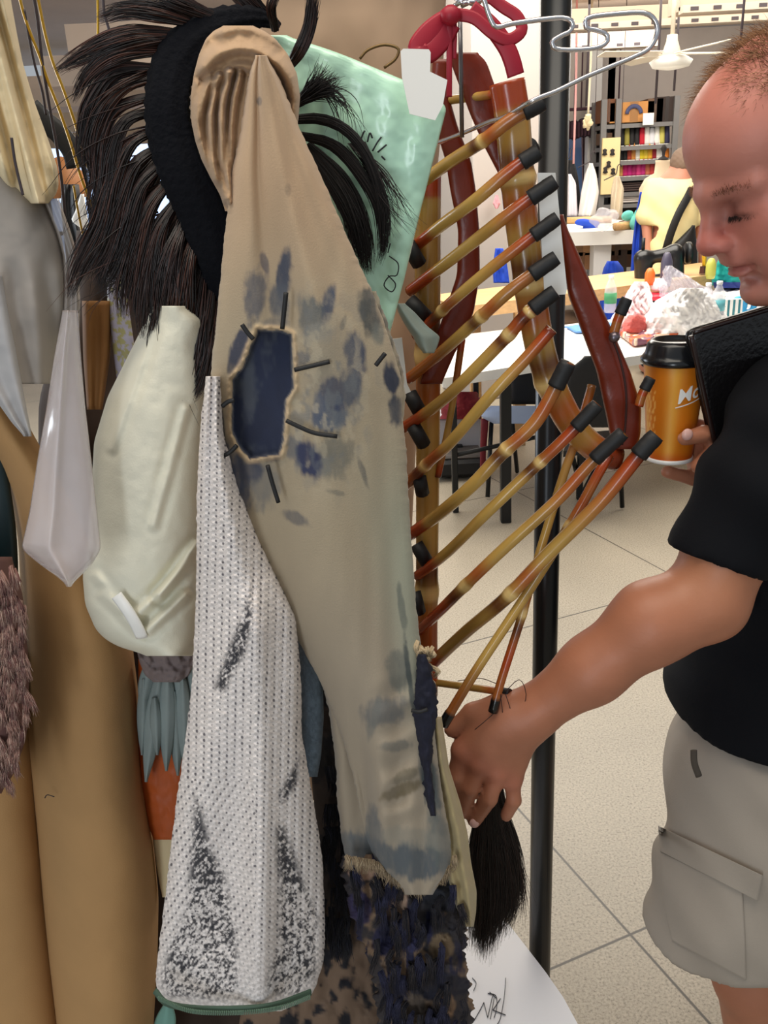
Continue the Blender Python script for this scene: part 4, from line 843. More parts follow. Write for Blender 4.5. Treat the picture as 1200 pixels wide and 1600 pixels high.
# ============================================================= distressed tan costume
def pdist(PX, PY, poly):                # signed distance, negative inside
    P = np.array(poly, float); d = np.full(PX.shape, 1e9); s = np.zeros(PX.shape, bool)
    for i in range(len(P)):
        a, b = P[i], P[(i+1) % len(P)]; e = b-a; wx, wy = PX-a[0], PY-a[1]; t = np.clip((wx*e[0]+wy*e[1])/(e@e), 0, 1)
        d = np.minimum(d, np.hypot(wx-t*e[0], wy-t*e[1])); c = ((a[1] > PY) != (b[1] > PY)) & (PX < (b[0]-a[0])*(PY-a[1])/(b[1]-a[1]+1e-12)+a[0]); s ^= c
    return np.where(s, -d, d)
HOLE = [(403, 515), (440, 517), (455, 523), (457, 553), (459, 607), (447, 627), (445, 657), (443, 690), (437, 710), (413, 713), (390, 717), (372, 697), (362, 673), (363, 593), (380, 573), (392, 540)]
SPOTS = [(398, 462, 16, 38, 4, (100, 96, 96), .85), (443, 432, 10, 36, 8, (66, 70, 84), .9), (413, 410, 5, 18, -15, (100, 92, 92), .8), (437, 470, 13, 30, 0, (84, 88, 96), .8), (513, 477, 9, 30, 12, (74, 80, 96), .9), (484, 492, 17, 30, -8, (96, 100, 100), .75), (500, 520, 26, 14, 0, (150, 146, 136), .5),
  (374, 543, 11, 28, 12, (60, 62, 76), .95), (556, 556, 15, 32, -8, (52, 60, 82), .92), (546, 606, 17, 25, 0, (50, 62, 86), .95), (518, 618, 15, 28, -8, (36, 44, 76), 1), (510, 656, 22, 18, 10, (66, 80, 102), .85), (516, 716, 32, 26, -20, (104, 104, 96), .6), (482, 718, 17, 27, -15, (52, 56, 84), .95),
  (343, 672, 6, 42, 0, (50, 52, 66), .9), (374, 752, 15, 42, -5, (70, 76, 94), .85), (412, 758, 22, 32, 5, (112, 110, 106), .65), (463, 810, 20, 8, 25, (112, 106, 100), .8), (578, 490, 14, 34, -10, (78, 78, 74), .9), (612, 592, 9, 22, -8, (40, 44, 60), 1), (618, 640, 10, 20, 0, (58, 60, 68), .9), (567, 737, 4, 20, -18, (96, 94, 88), .7), (537, 503, 4, 11, 15, (110, 104, 94), .7), (520, 590, 40, 80, 0, (140, 134, 122), .3), (450, 296, 5, 9, 0, (140, 120, 98), .5), (405, 158, 3, 5, 0, (90, 84, 84), .6),
  (425, 712, 14, 8, 0, (50, 52, 66), .8), (352, 720, 10, 30, -8, (70, 74, 88), .85), (470, 560, 14, 12, 0, (96, 98, 104), .6), (392, 735, 16, 18, 0, (64, 68, 84), .8), (498, 640, 10, 22, 5, (74, 84, 104), .7), (532, 640, 9, 20, -10, (60, 70, 94), .8), (366, 560, 7, 22, 15, (58, 60, 74), .8), (455, 700, 9, 16, 0, (88, 92, 100), .7), (590, 520, 9, 16, -10, (110, 112, 104), .7), (432, 505, 20, 8, 0, (90, 90, 96), .5), (527, 770, 14, 4, 12, (120, 114, 100), .6),
  (622, 1050, 16, 28, -5, (112, 112, 102), .75), (600, 1112, 32, 20, -10, (96, 98, 98), .7), (628, 1234, 28, 9, -22, (116, 102, 76), .85), (634, 1212, 20, 8, -25, (110, 100, 80), .7), (618, 1166, 26, 8, -5, (116, 112, 102), .7), (628, 950, 5, 34, -8, (100, 104, 94), .7), (640, 1060, 4, 55, -8, (70, 76, 74), .8), (663, 1090, 15, 52, 0, (26, 28, 46), 1), (664, 1168, 7, 46, 0, (30, 30, 50), 1), (672, 1222, 12, 48, -10, (74, 80, 80), .9), (585, 1120, 6, 30, 15, (110, 110, 104), .6),
  (557, 1324, 40, 18, 5, (98, 102, 104), .8), (582, 1300, 12, 34, 0, (84, 90, 94), .75), (640, 1346, 62, 26, 4, (82, 88, 92), .9), (690, 1320, 18, 50, -15, (90, 96, 94), .7), (650, 1310, 60, 14, 8, (134, 130, 118), .5)]
def tancol(PX, VV, U):
    top = lin((186, 156, 124)); mid = lin((168, 152, 126)); low = lin((160, 146, 126))
    w1 = sm(250, 560, VV)[..., None]; w2 = sm(800, 1100, VV)[..., None]
    C = top*(1-w1)+mid*w1; C = C*(1-w2)+low*w2
    C = C*(.93+.14*fbm(PX/50, VV/120, 2)[..., None])
    sage = lin((154, 158, 138)); ws = (sm(.62, 1, U)*sm(620, 900, VV)*(1-sm(1060, 1200, VV))*.8)[..., None]; C = C*(1-ws)+sage*ws
    for cx, cy, rx, ry, an, c, al in SPOTS:
        a = math.radians(an); dx, dy = PX-cx, VV-cy; x = dx*math.cos(a)+dy*math.sin(a); y = -dx*math.sin(a)+dy*math.cos(a)
        brush = .55*(fbm(PX/4.0, VV/22, int(cx))-.5)+.85*(fbm(PX/15, VV/17, int(cy))-.5)
        d = np.sqrt((x/rx)**2+(y/ry)**2)+brush; d = d*.86; w = (al*(.84+.5*fbm(PX/6, VV/20, 77))*(1-sm(.62, 1.2, d))).clip(0, 1)[..., None]; C = C*(1-w)+lin(c)*w
    mz = np.exp(-(((PX-500)/85)**2+((VV-610)/150)**2)**2); m1 = (mz*.55*sm(.52, .66, fbm(PX/16, VV/26, 52)))[..., None]; C = C*(1-m1)+lin((112, 116, 118))*m1
    m2 = (mz*.5*sm(.5, .62, fbm(PX/13, VV/22, 91)))[..., None]; C = C*(1-m2)+lin((190, 176, 150))*m2
    j = pdist(PX+3*(vnoise(PX/7, VV/7, 3)-.5), VV+3*(vnoise(PX/6, VV/8, 9)-.5), HOLE)
    rim = ((1-sm(5, 11, j))*(j > 0)*(.55+.6*vnoise(PX/9, VV/9, 21)))[..., None].clip(0, 1)*.8; C = C*(1-rim)+lin((196, 168, 130))*rim
    nav = lin((30, 38, 62))*(.75+.7*fbm(PX/22, VV/40, 6)[..., None]); g = (.5*sm(.5, .75, fbm(PX/26, VV/50, 15)))[..., None]; nav = nav*(1-g)+lin((96, 100, 104))*g
    w = (1-sm(-1.5, .5, j))[..., None]; C = C*(1-w)+nav*w
    return np.maximum(C, .003)
def tanfold(U, VV, PX):
    f = .006*np.exp(-((U-.62)/.10)**2)*(1-sm(450, 800, VV)) - .004*np.exp(-((U-.30)/.05)**2)*(1-sm(300, 520, VV))
    f += .004*np.sin(U*9+VV*.004)*sm(250, 500, VV)+.0035*np.sin(U*17-VV*.007+1)*(1-sm(420, 700, VV))
    f += .010*np.exp(-((PX-(565+.10*(VV-1180)))/14)**2)*sm(1050, 1200, VV)*-1
    f += .008*np.exp(-((PX-(600+.05*(VV-700)))/16)**2)*sm(560, 900, VV)*-.6
    f += .004*np.sin(VV*.11+PX*.05)*np.exp(-((PX-625)/30)**2)*sm(1040, 1100, VV)*(1-sm(1260, 1300, VV))
    f += .006*np.sin(PX*.14)*sm(1150, 1250, VV)*.5
    j = pdist(PX, VV, HOLE); f += -.012*(1-sm(-4, 0, j))+.003*np.exp(-((j-4)/3.5)**2)*(.4+vnoise(PX/6, VV/6, 5)*1.2)
    return f
cost = empty('costume', W(500, 400, .76), 'long tan distressed costume draped from a twisted top, with navy paint marks, a ragged hole and a shredded dark hem', 'costume')
cost['label'] = 'long tan draped costume with navy paint marks, a ragged dark hole and shredded hem'
M['tan'] = mat('painted_tan_jersey', vc=True, rough=.82, bump=.15, bscale=700, sheen=.2)
cloth('body_panel', [(86, 402, 412), (96, 394, 424), (120, 388, 436), (160, 382, 452), (200, 376, 468), (270, 362, 500), (340, 354, 530), (400, 348, 556), (460, 342, 584), (520, 336, 606), (560, 331, 618), (600, 329, 630), (640, 334, 628), (690, 342, 634), (760, 352, 638), (820, 372, 641), (880, 402, 646), (940, 432, 650), (1000, 466, 656), (1060, 498, 668), (1110, 520, 680), (1160, 538, 681), (1230, 556, 690), (1300, 570, 702), (1335, 582, 707), (1362, 596, 702), (1384, 616, 690), (1398, 640, 668)],
      .76, .035, M['tan'], root=cost, col=tancol, fold=tanfold, nu=170, nv=560, back=.02, noise=.004, nsc=40, nsy=170, edge=1.5)
cloth('left_lobe', [(1060, 500, 540), (1110, 514, 560), (1180, 524, 580), (1250, 527, 600), (1310, 534, 610), (1340, 540, 612), (1356, 548, 606)], .785, .02, M['tan'], root=cost, col=lambda PX, VV, U: tancol(PX, VV, U), nu=50, nv=120, fold=lambda U, V, X: .004*np.sin(U*8+1), noise=.003, nsc=20, nsy=90, edge=2)
def sweep_fold(name, pts, m, col, lab=None, flat=.55, root=cost):
    G = spl(np.array(pts, float), 44); P = W3(G[:, :3]); r = np.array([g[3]/ppm(*g[:3]) for g in G])
    n = 20; V, F = tube(P, r, n, True, flat, (0, 1, 0))
    ss = np.repeat(np.linspace(0, 1, 44), n); aa = np.tile(np.arange(n)*2*np.pi/n, 44); k = (.9+.2*vnoise(ss*8, aa*1.2, 3))[:, None]*lin(col)
    mb = MB(); mb.add(V, F, np.vstack([k, k[:1], k[-1:]])); o = mb.build(name, m, root=root)
    if lab: o['label'] = lab
    return o
TC = (172, 140, 106)
HR_ = [([(463, 200), (464, 150), (446, 112), (414, 84), (378, 74), (342, 84), (322, 104)], .013, 12), ([(424, 128), (398, 104), (366, 102), (336, 122)], .007, 9),
       ([(328, 128), (312, 168), (314, 220), (334, 280)], .009, 7), ([(342, 120), (330, 180), (334, 250), (350, 310)], .010, 5.5), ([(358, 114), (347, 170), (347, 240), (357, 315)], .011, 6),
       ([(374, 116), (362, 180), (358, 250), (361, 320)], .008, 5), ([(430, 66), (395, 52), (352, 54)], .006, 10), ([(310, 130), (304, 170), (308, 215)], .004, 5)]
def ridges(PX, VV, RR):
    f = 0
    for pl_, h, w in RR:
        pl_ = [tuple(q) for q in spl(np.array(pl_, float), 16)]; d = np.full(PX.shape, 1e9)
        for (a, b), (c, e) in zip(pl_[:-1], pl_[1:]):
            v = np.array([c-a, e-b], float); t = np.clip(((PX-a)*v[0]+(VV-b)*v[1])/(v@v), 0, 1); d = np.minimum(d, np.hypot(PX-a-t*v[0], VV-b-t*v[1]))
        f = f+h*np.exp(-(d/w)**2)-.45*h*np.exp(-((d-1.7*w)/(.7*w))**2)
    return f
cloth('twisted_top', [(40, 352, 392), (46, 336, 410), (60, 322, 430), (85, 311, 450), (115, 303, 464), (150, 298, 469), (190, 299, 466), (220, 305, 455), (250, 315, 440), (280, 330, 425), (305, 344, 410), (330, 352, 400)], .785, .028, M['tan'], root=cost, col=lambda PX, VV, U: lin(TC)*(.9+.2*fbm(PX/30, VV/60, 2)[..., None]), nu=150, nv=220, back=.02,
      fold=lambda U, V, X: ridges(X+4*(fbm(X/30, V/40, 5)-.5), V, HR_)*1.1, noise=.003, nsc=24)
for s in ([(447, 457), (444, 486), (441, 514)], [(460, 578), (490, 571), (515, 565)], [(447, 657), (470, 668), (493, 677), (527, 682)], [(418, 727), (426, 756), (435, 785)], [(378, 507), (387, 520), (396, 530)], [(347, 635), (356, 628), (366, 625)], [(350, 712), (360, 706), (370, 696)], [(602, 552), (594, 562), (587, 571)], [(643, 1110), (655, 1112), (668, 1108)]):
    G = spl(np.array(s, float), 12); o = MB().tube([W(x, y, .7145 if x < 560 else .722) for x, y in G], .0019, 8).build('thick_stitch', M['blackm'], root=cost)
# right hand edge fold and the light lining strip
cloth('edge_fold', [(455, 566, 588), (500, 578, 604), (540, 588, 618), (580, 590, 630), (620, 596, 634), (655, 604, 632), (680, 612, 626)], .785, .02, M['tan'], root=cost, nu=30, nv=60, col=lambda PX, VV, U: lin((156, 144, 118))*(1-.75*sm(.45, .7, fbm(PX/12, VV/18, 31))[..., None]), noise=.004, nsc=18, edge=3)
cloth('side_flap', [(1120, 664, 690), (1200, 670, 702), (1257, 678, 720), (1303, 686, 731), (1347, 694, 736), (1393, 704, 745), (1425, 716, 744), (1448, 728, 740)], .775, .018, M['tan'], root=cost, nu=30, nv=70, col=(172, 154, 112), noise=.003, nsc=16, fold=lambda U, V, X: .004*np.sin(U*12))
# frayed seam lump
rg = np.random.default_rng(11); fr = []
for i in range(26):
    x, y = rg.uniform(650, 676), rg.uniform(1000, 1075); fr.append(dict(g=[(x, y, .75, 3), (x+rg.uniform(-10, 14), y+rg.uniform(6, 14), .745, 3), (x+rg.uniform(-8, 16), y+rg.uniform(12, 26), .75, 2)], n=26, fly=.6, c=(190, 166, 130), c2=(210, 190, 156)))
for i in range(24):
    x, y = rg.uniform(652, 672), rg.uniform(1040, 1160); fr.append(dict(g=[(x, y, .742, 4), (x+rg.uniform(-5, 8), y+14, .738, 4), (x+rg.uniform(-6, 8), y+30, .742, 2)], n=30, fly=.5, c=(22, 24, 42), c2=(44, 46, 80)))
hair('frayed_seam', fr, M['vc'], root=cost, rad=.0009, seg=8)
# shredded hem
cloth('dark_insert', [(1022, 656, 666), (1050, 650, 676), (1090, 646, 682), (1130, 648, 684), (1160, 654, 676), (1200, 660, 674), (1240, 664, 680), (1275, 672, 682)], .738, .010, M['vc'], root=cost, nu=24, nv=80, col=lambda PX, VV, U: lin((20, 21, 38))*(.7+.9*fbm(PX/7, VV/14, 31)[..., None]), noise=.004, nsc=10, edge=6)
fr = []
for i in range(46):
    t = i/45; x = 540+170*t; y = np.interp(x, [540, 585, 600, 650, 700, 712], [1345, 1352, 1362, 1392, 1366, 1340]); fr.append(dict(g=[(x, y-8, .748, 3), (x+rg.uniform(-4, 4), y+3, .742, 4), (x+rg.uniform(-8, 8), y+rg.uniform(8, 18), .748, 3)], n=26, fly=.7, c=(150, 130, 104), c2=(196, 176, 144)))
hair('hem_fray', fr, M['vc'], root=cost, rad=.0004, seg=7)
def hemcol(PX, VV, U):
    n1 = fbm(PX/34, VV/38, 41); n2 = fbm(PX/16, VV/60, 12); C = np.tile(lin((52, 48, 52)), PX.shape+(1,))
    w = sm(.5, .6, n1)[..., None]; C = C*(1-w)+lin((134, 110, 88))*w; w = sm(.52, .6, n2)[..., None]; C = C*(1-w)+lin((34, 34, 62))*w
    for cx, cy, rx, ry, c in [(566, 1362, 24, 14, (170, 136, 114)), (618, 1408, 20, 34, (160, 132, 112)), (690, 1480, 20, 24, (120, 100, 76)), (560, 1420, 22, 30, (54, 48, 80)), (690, 1390, 38, 40, (30, 32, 40)), (640, 1460, 24, 30, (40, 40, 72)), (600, 1470, 20, 26, (36, 36, 66)), (680, 1540, 60, 26, (34, 34, 48)), (700, 1570, 14, 22, (136, 108, 84)), (640, 1580, 30, 30, (90, 78, 68))]:
        d = np.hypot((PX-cx)/rx, (VV-cy)/ry)+.5*(fbm(PX/10, VV/10, cx)-.5); w = (1-sm(.75, 1.05, d))[..., None]; C = C*(1-w)+lin(c)*w
    return C
cloth('shredded_hem', [(1335, 536, 716), (1360, 534, 722), (1400, 540, 726), (1440, 552, 732), (1470, 565, 728), (1500, 578, 724), (1530, 584, 732), (1570, 590, 738), (1640, 590, 742), (1680, 592, 742)], .80, .04, M['vc'], root=cost, col=hemcol, nu=120, nv=200, noise=.016, nsc=26, edge=9, fold=lambda U, V, X: .006*np.sin(V*.09+X*.03)+.004*np.sin(X*.11))
fr = []
for i in range(70):
    y = rg.uniform(1350, 1600); xl = np.interp(y, [1345, 1500, 1600], [540, 582, 592]); x = rg.uniform(xl+4, 726); dk = rg.random()
    fr.append(dict(g=[(x, y, .756, 5), (x+rg.uniform(-8, 8), y+rg.uniform(10, 22), .748, 5), (x+rg.uniform(-14, 14), y+rg.uniform(30, 70), .755, 4)], n=60, fly=.7, c=(28, 28, 38) if dk < .6 else (36, 37, 62), c2=(54, 54, 80) if dk > .5 else (70, 60, 56)))
hair('frayed_strands', fr, M['vc'], root=cost, rad=.00036, seg=8)
# ============================================================= crocheted garment
crow = [(588, 322, 344), (620, 318, 346), (680, 312, 350), (760, 308, 372), (850, 307, 408), (900, 307, 432), (960, 305, 462), (1050, 301, 470), (1150, 291, 472), (1250, 276, 490), (1350, 264, 505), (1450, 252, 508), (1500, 246, 506), (1540, 243, 494), (1560, 248, 486), (1570, 262, 474), (1580, 330, 420)]
def stitch(PX, VV):
    k = sm(1180, 1260, VV)*(1-sm(.0, 1, (PX-(392+0*VV))/14).clip(0, 1)) # diagonal rows at the lower left half
    a = 12.0; b = 9.6
    x1 = PX+.02*VV; y1 = VV
    x2 = (PX*.82+VV*.57); y2 = (VV*.82-PX*.57)
    X = x1*(1-k)+x2*k; Y = y1*(1-k)+y2*k
    X = np.where(k > .5, x2, x1); Y = np.where(k > .5, y2, y1)
    r = np.floor(X/a); Y = Y+(r % 2)*b*.5; u = (X/a) % 1-.5; v = (Y/b) % 1-.5; u = u+.12*(vnoise(r*1.7, np.floor(Y/b)*2.3, 5)-.5)
    return u, v
def crocol(PX, VV, U):
    u, v = stitch(PX, VV); C = np.tile(lin((244, 235, 230)), PX.shape+(1,))*(.92+.12*fbm(PX/6, VV/6, 1)[..., None])
    hole = (1-sm(.12, .23, np.hypot(u*1.25, (v-.25*u)*.85)+.22*(fbm(PX/14, VV/18, 8)-.42)))*.9; C = C*(.90+.16*np.cos((v+.3*np.abs(u))*6.28))[..., None]; hole *= 1-.5*sm(1450, 1560, VV)
    C = C*(1-hole[..., None])+lin((70, 66, 76))*hole[..., None]
    mk = np.zeros(PX.shape)
    for poly, s in (([(302, 1238), (318, 1262), (334, 1330), (352, 1360), (372, 1440), (376, 1560), (330, 1566), (255, 1560), (250, 1520), (268, 1462), (290, 1420), (294, 1340)], 12), ([(392, 915), (398, 970), (385, 1020), (352, 1082), (332, 1078), (352, 1020), (376, 960)], 9), ([(470, 1175), (466, 1225), (440, 1262), (434, 1240), (450, 1210)], 8), ([(428, 1292), (444, 1284), (462, 1330), (478, 1380), (500, 1430), (496, 1520), (470, 1556), (410, 1556), (428, 1480), (434, 1380), (428, 1340)], 12)):
        mk = np.maximum(mk, 1-sm(-s, s*.5, pdist(PX, VV, poly)))
    dens = fbm(PX/13, VV/10, 33); yarn = fbm(PX/3.2+VV/7, VV/4.0, 14)
    w = mk*np.where(VV > 1380, sm(.40, .60, yarn+.30*(dens-.5)+.0), sm(.28, .52, yarn+.25*(dens-.4)))*.95
    return C*(1-w[..., None])+lin((34, 35, 44))*w[..., None]
def crofold(U, VV, PX):
    u, v = stitch(PX, VV); b = .0016*np.exp(-(u*u+v*v)*7)*-1+.0013*np.abs(np.cos(v*3.1+u*2))
    return b+.024*np.exp(-((PX-(402+.01*(VV-900)))/26)**2)*sm(880, 1000, VV)+.005*np.sin(U*10+VV*.01)
cro = empty('crochet_garment', W(380, 1000, .74), 'white crocheted tube garment with black paint marks and a green zip', 'garment')
cloth('crochet_body', crow, .755, .05, mat('white_yarn', vc=True, rough=.95, bump=.5, bscale=700), root=cro, col=crocol, fold=crofold, nu=210, nv=620, back=.04, noise=.0012, nsc=12, edge=1.5)
G = spl([(242, 1548, .70), (262, 1568, .69), (310, 1576, .685), (380, 1576, .68), (430, 1570, .685), (486, 1550, .70)], 60); zm = mat('dark_green_tape', (62, 84, 68), .7)
MB().tube(W3(G), .0042, 8, flat=.5).build('zip_tape', zm, root=cro)
mb = MB(); G2 = spl([(248, 1560, .688), (300, 1580, .68), (380, 1582, .676), (440, 1574, .68), (484, 1558, .69)], 92)
for g in W3(G2): mb.box(g, (.0012, .002, .0045))
tg = mb.build('zip_teeth', mat('green_teeth', (92, 118, 100), .4), smooth=False, root=cro); tg['kind'] = 'stuff'
tgc = cloth('inner_crochet', [(970, 462, 474), (1000, 464, 494), (1050, 466, 504), (1120, 468, 506), (1180, 468, 502), (1214, 470, 496)], .80, .02, mat('blue_grey_yarn', vc=True, rough=.95, bump=.5, bscale=700), root=cro, nu=50, nv=120,
      col=lambda PX, VV, U: lin((122, 140, 156))*(.55+.7*fbm(PX/3.5, VV/4.5, 2)[..., None]), noise=.001, nsc=6)
tgc['label'] = 'blue-grey crocheted inner layer'
# ============================================================= mane headpiece
mane = empty('mane_headpiece', W(280, 150, .82), 'black knitted crest band with a long brown-black horsehair mane', 'headpiece')
G = spl([(430, 30, .85, 10), (385, 28, .83, 16), (340, 38, .82, 22), (300, 62, .81, 28), (272, 105, .805, 33), (262, 160, .80, 34), (268, 215, .80, 36), (290, 275, .80, 38), (318, 335, .805, 38), (338, 400, .81, 34), (345, 460, .82, 26), (345, 500, .83, 16)], 90)
P = W3(G[:, :3]); r = np.array([g[3]/ppm(*g[:3]) for g in G]); V, F = tube(P, r, 28, True, .55, (0, 1, 0))
ss = np.repeat(np.arange(90), 28); aa = np.tile(np.arange(28), 90); dz = .0012*np.sin(aa*3.14/2)*1.0+.0009*np.sin(ss*2.2+aa)
C0 = np.repeat(P, 28, axis=0); V[:-2] += (V[:-2]-C0)/np.repeat(r, 28)[:, None]*dz[:, None]
mb = MB(); mb.add(V, F, lin((17, 18, 24))); mb.build('knitted_band', mat('black_knit', (15, 16, 21), .95, bump=.6, bscale=220, spec=.15), root=mane)
L = []
def lk(g, n=150, w=(9, 12, 12, 7), **k):
    g = np.array(g, float); Y = k.pop('Y', .8); w = (min(w[0], 5),)+tuple(w[1:]); dr = g[0]-g[1]; g[0] = g[0]+dr/np.hypot(*dr)*8; ww = np.interp(np.linspace(0, 1, len(g)), np.linspace(0, 1, len(w)), w)
    L.append(dict(g=[(a[0], a[1], Y+(.018 if i == 0 else .006 if i == 1 and len(g) > 4 else 0), b) for i, (a, b) in enumerate(zip(g, ww))], n=n, **k))
lk([(310, 38), (250, 20), (195, 16), (150, 30)], w=(10, 14, 12, 8)); lk([(330, 24), (280, 4), (230, -14)], w=(8, 12, 12, 10)); lk([(290, 55), (200, 58), (130, 86), (84, 112)], w=(9, 16, 12, 3), n=260)
lk([(262, 78), (190, 82), (140, 112), (112, 160)], w=(8, 12, 10, 4), n=170); lk([(248, 108), (180, 112), (142, 160), (130, 210), (124, 255)], n=220, w=(5, 12, 12, 10, 5)); lk([(242, 122), (195, 135), (158, 175), (142, 235), (150, 300)], n=220, w=(5, 9, 12, 14, 10))
lk([(238, 150), (185, 168), (158, 215), (150, 290), (138, 350)], n=220, w=(5, 8, 11, 14, 12)); lk([(236, 176), (196, 190), (172, 245), (162, 320), (140, 370)], n=220, w=(5, 8, 12, 16, 12))
lk([(240, 206), (205, 222), (178, 280), (160, 350), (128, 410), (104, 470)], n=340, w=(5, 9, 14, 20, 16, 5)); lk([(246, 232), (210, 258), (185, 320), (165, 385), (130, 440)], n=300, w=(6, 9, 14, 20, 12)); lk([(254, 258), (220, 290), (200, 350), (178, 410), (150, 462)], n=300, w=(6, 10, 16, 20, 10))
lk([(264, 286), (232, 326), (212, 390), (200, 450), (196, 500)], n=320, w=(7, 11, 17, 20, 10)); lk([(276, 314), (248, 360), (232, 430), (226, 490), (222, 530)], n=320, w=(8, 12, 18, 20, 8)); lk([(290, 340), (268, 400), (258, 460), (250, 510)], n=300, w=(9, 15, 18, 8))
lk([(304, 366), (288, 430), (282, 500), (276, 560)], n=300, w=(10, 16, 18, 8)); lk([(318, 396), (302, 470), (296, 540), (284, 600), (262, 672)], n=380, w=(12, 18, 20, 18, 4)); lk([(330, 440), (314, 520), (302, 590), (280, 640)], n=300, w=(12, 16, 16, 6)); lk([(336, 470), (326, 540), (312, 600), (296, 630)], n=240, w=(12, 12, 12, 5))
lk([(310, 290), (272, 380), (262, 450), (270, 520)], n=340, w=(8, 28, 24, 10), Y=.84); lk([(262, 230), (200, 330), (175, 410), (165, 470)], n=260, w=(6, 26, 26, 12), Y=.84)
lk([(430, 36), (395, 8), (370, -20), (350, -50)], n=200, w=(4, 14, 18, 18), Y=.84); lk([(430, 40), (425, 10), (440, -20)], n=60, w=(7, 7, 7), Y=.82, fly=.4)
lk([(452, 104), (468, 80), (484, 40), (492, -20)], n=240, w=(5, 9, 9, 9), Y=.80)
for i in range(12): x, y = 250+RNG.uniform(0, 60), 300+RNG.uniform(0, 160); lk([(x, y), (x-20, y+80), (x-10, y+160), (x+20*RNG.uniform(-1, 1), y+230)], n=4, w=(4, 12, 16, 22), fly=1.0)
for i in range(8): y = 110+i*45; lk([(240, y), (190, y+20), (130, y+60), (95, y+120)], n=4, w=(4, 14, 20, 26), fly=1.0)
c2s = [(82, 50, 40), (70, 44, 38), (96, 58, 44)]
for i, l in enumerate(L): l['c2'] = c2s[i % 3]; l['c'] = (22, 16, 15)
hair('horsehair', L, mat('horsehair_strands', vc=True, rough=.38, spec=.5), root=mane, seed=3, rad=.0007, seg=18)
L = []
lk([(462, 188), (500, 186), (540, 202), (572, 240), (592, 290), (602, 350), (598, 405)], n=260, w=(8, 7, 7, 7, 8, 10, 6), Y=.842); lk([(478, 214), (520, 226), (560, 268), (590, 320), (598, 380), (590, 415)], n=240, w=(7, 8, 8, 8, 8, 5), Y=.845)
lk([(486, 232), (525, 280), (552, 330), (566, 380), (574, 430)], n=700, w=(10, 16, 18, 16, 8), Y=.85); lk([(470, 158), (492, 140), (512, 126), (526, 112)], n=160, w=(8, 14, 18, 18), Y=.845, fly=.8); lk([(476, 150), (510, 140), (545, 136)], n=50, w=(6, 12, 18), Y=.845, fly=.9)
for i in range(10): a = RNG.uniform(-1, 1); lk([(560+10*a, 230), (600, 300+20*a), (640+20*a, 370), (660, 440+30*a)][:3], n=5, w=(6, 16, 26), Y=.846, fly=.8); 
for i in range(5): lk([(500, 130), (545, 150+10*i), (560, 200+12*i)], n=4, w=(10, 20, 26), Y=.846, fly=1)
for l in L: l['c'] = (16, 13, 13); l['c2'] = (40, 30, 28)
o = hair('horsehair_tuft', L, M['vc'], root=mane, seed=8, rad=.0006, seg=16)
# tail held by the hand
tail = empty('horsehair_tail', W(770, 1260, .9), 'straight dark brown horsehair switch held in the hand', 'hair')
L = []
for i in range(7):
    f = i/6-.5; L.append(dict(g=[(768+12*f, 1205, .905, 7), (768+26*f, 1260, .905, 10), (772+50*f, 1330, .905, 14), (774+58*f, 1400, .905, 14), (764+46*f, 1505-abs(f+.2)*80, .905, 9)], n=420, short=.28, fly=.45, c=(20, 15, 14), c2=(58, 38, 32)))
for i in range(4): L.append(dict(g=[(780, 1260, .905, 5), (800, 1330, .905, 8), (812, 1400, .905, 12), (812, 1450, .905, 14)], n=14, fly=1., c=(26, 20, 18)))
hair('hair_strands', L, mat('tail_strands', vc=True, rough=.35), root=tail, seed=5, rad=.00062, seg=16)
MB().tube(W3([(764, 1200, .905), (767, 1215, .905), (768, 1232, .905)]), .011, 12, flat=.6).build('binding', M['blackm'], root=tail)
# ============================================================= left hand garments
mus = empty('muslin_pad', W(240, 700, .86), 'padded cream muslin form with wrinkles, hanging behind the crocheted garment', 'padded form')
def musf(U, VV, PX):
    f = 0
    for (a, b, c, d, h) in [(250, 930, 308, 850, .010), (215, 960, 300, 880, .006), (232, 985, 290, 930, .008), (235, 520, 175, 700, .004), (160, 930, 215, 985, .006), (150, 900, 190, 950, .005), (290, 640, 240, 820, .003)]:
        e = np.array([c-a, d-b], float); t = np.clip(((PX-a)*e[0]+(VV-b)*e[1])/(e@e), 0, 1); dd = np.hypot(PX-a-t*e[0], VV-b-t*e[1]); f = f+h*np.exp(-(dd/7)**2)-h*.6*np.exp(-((dd-12)/7)**2)
    return f+.0022*(fbm(PX/30+VV/70, VV/60-PX/50, 7, 2)-.5)*2
cloth('muslin_cover', [(478, 240, 300), (500, 228, 335), (560, 198, 338), (620, 168, 335), (690, 147, 330), (760, 143, 326), (840, 138, 322), (900, 129, 320), (945, 133, 320), (985, 150, 318), (1005, 172, 316), (1018, 205, 310), (1025, 240, 295)], .87, .09, mat('cream_muslin', (226, 222, 202), .85, bump=.15, bscale=500), root=mus, nu=110, nv=260, fold=musf, back=.06, noise=.003, nsc=60)
MB().tube(W3(spl([(182, 930, .778), (198, 952, .774), (212, 975, .774), (222, 996, .778)], 16)), .0062, 10, flat=.35).build('label_tape', M['plastic_white'], root=mus)
vin = empty('vinyl_piece', W(100, 600, .78), 'hanging pointed strip of clear lilac-grey vinyl with a bright reflection', 'vinyl')
cloth('vinyl_sheet', [(485, 98, 122, .77), (560, 84, 127, .77), (640, 72, 134, .767), (720, 58, 143, .760), (800, 46, 152, .752), (858, 33, 158, .7465), (885, 66, 142, .744), (905, 95, 120, .742), (917, 106, 110, .741)], .76, .030, mat('clear_lilac_vinyl', (200, 188, 186), .1, alpha=.6, spec=1.), root=vin, nu=60, nv=120, back=.0, noise=.001, nsc=60, power=.7,
      fold=lambda U, V, X: .007*np.exp(-((U-.34)/.10)**2)+.003*np.sin(U*7))
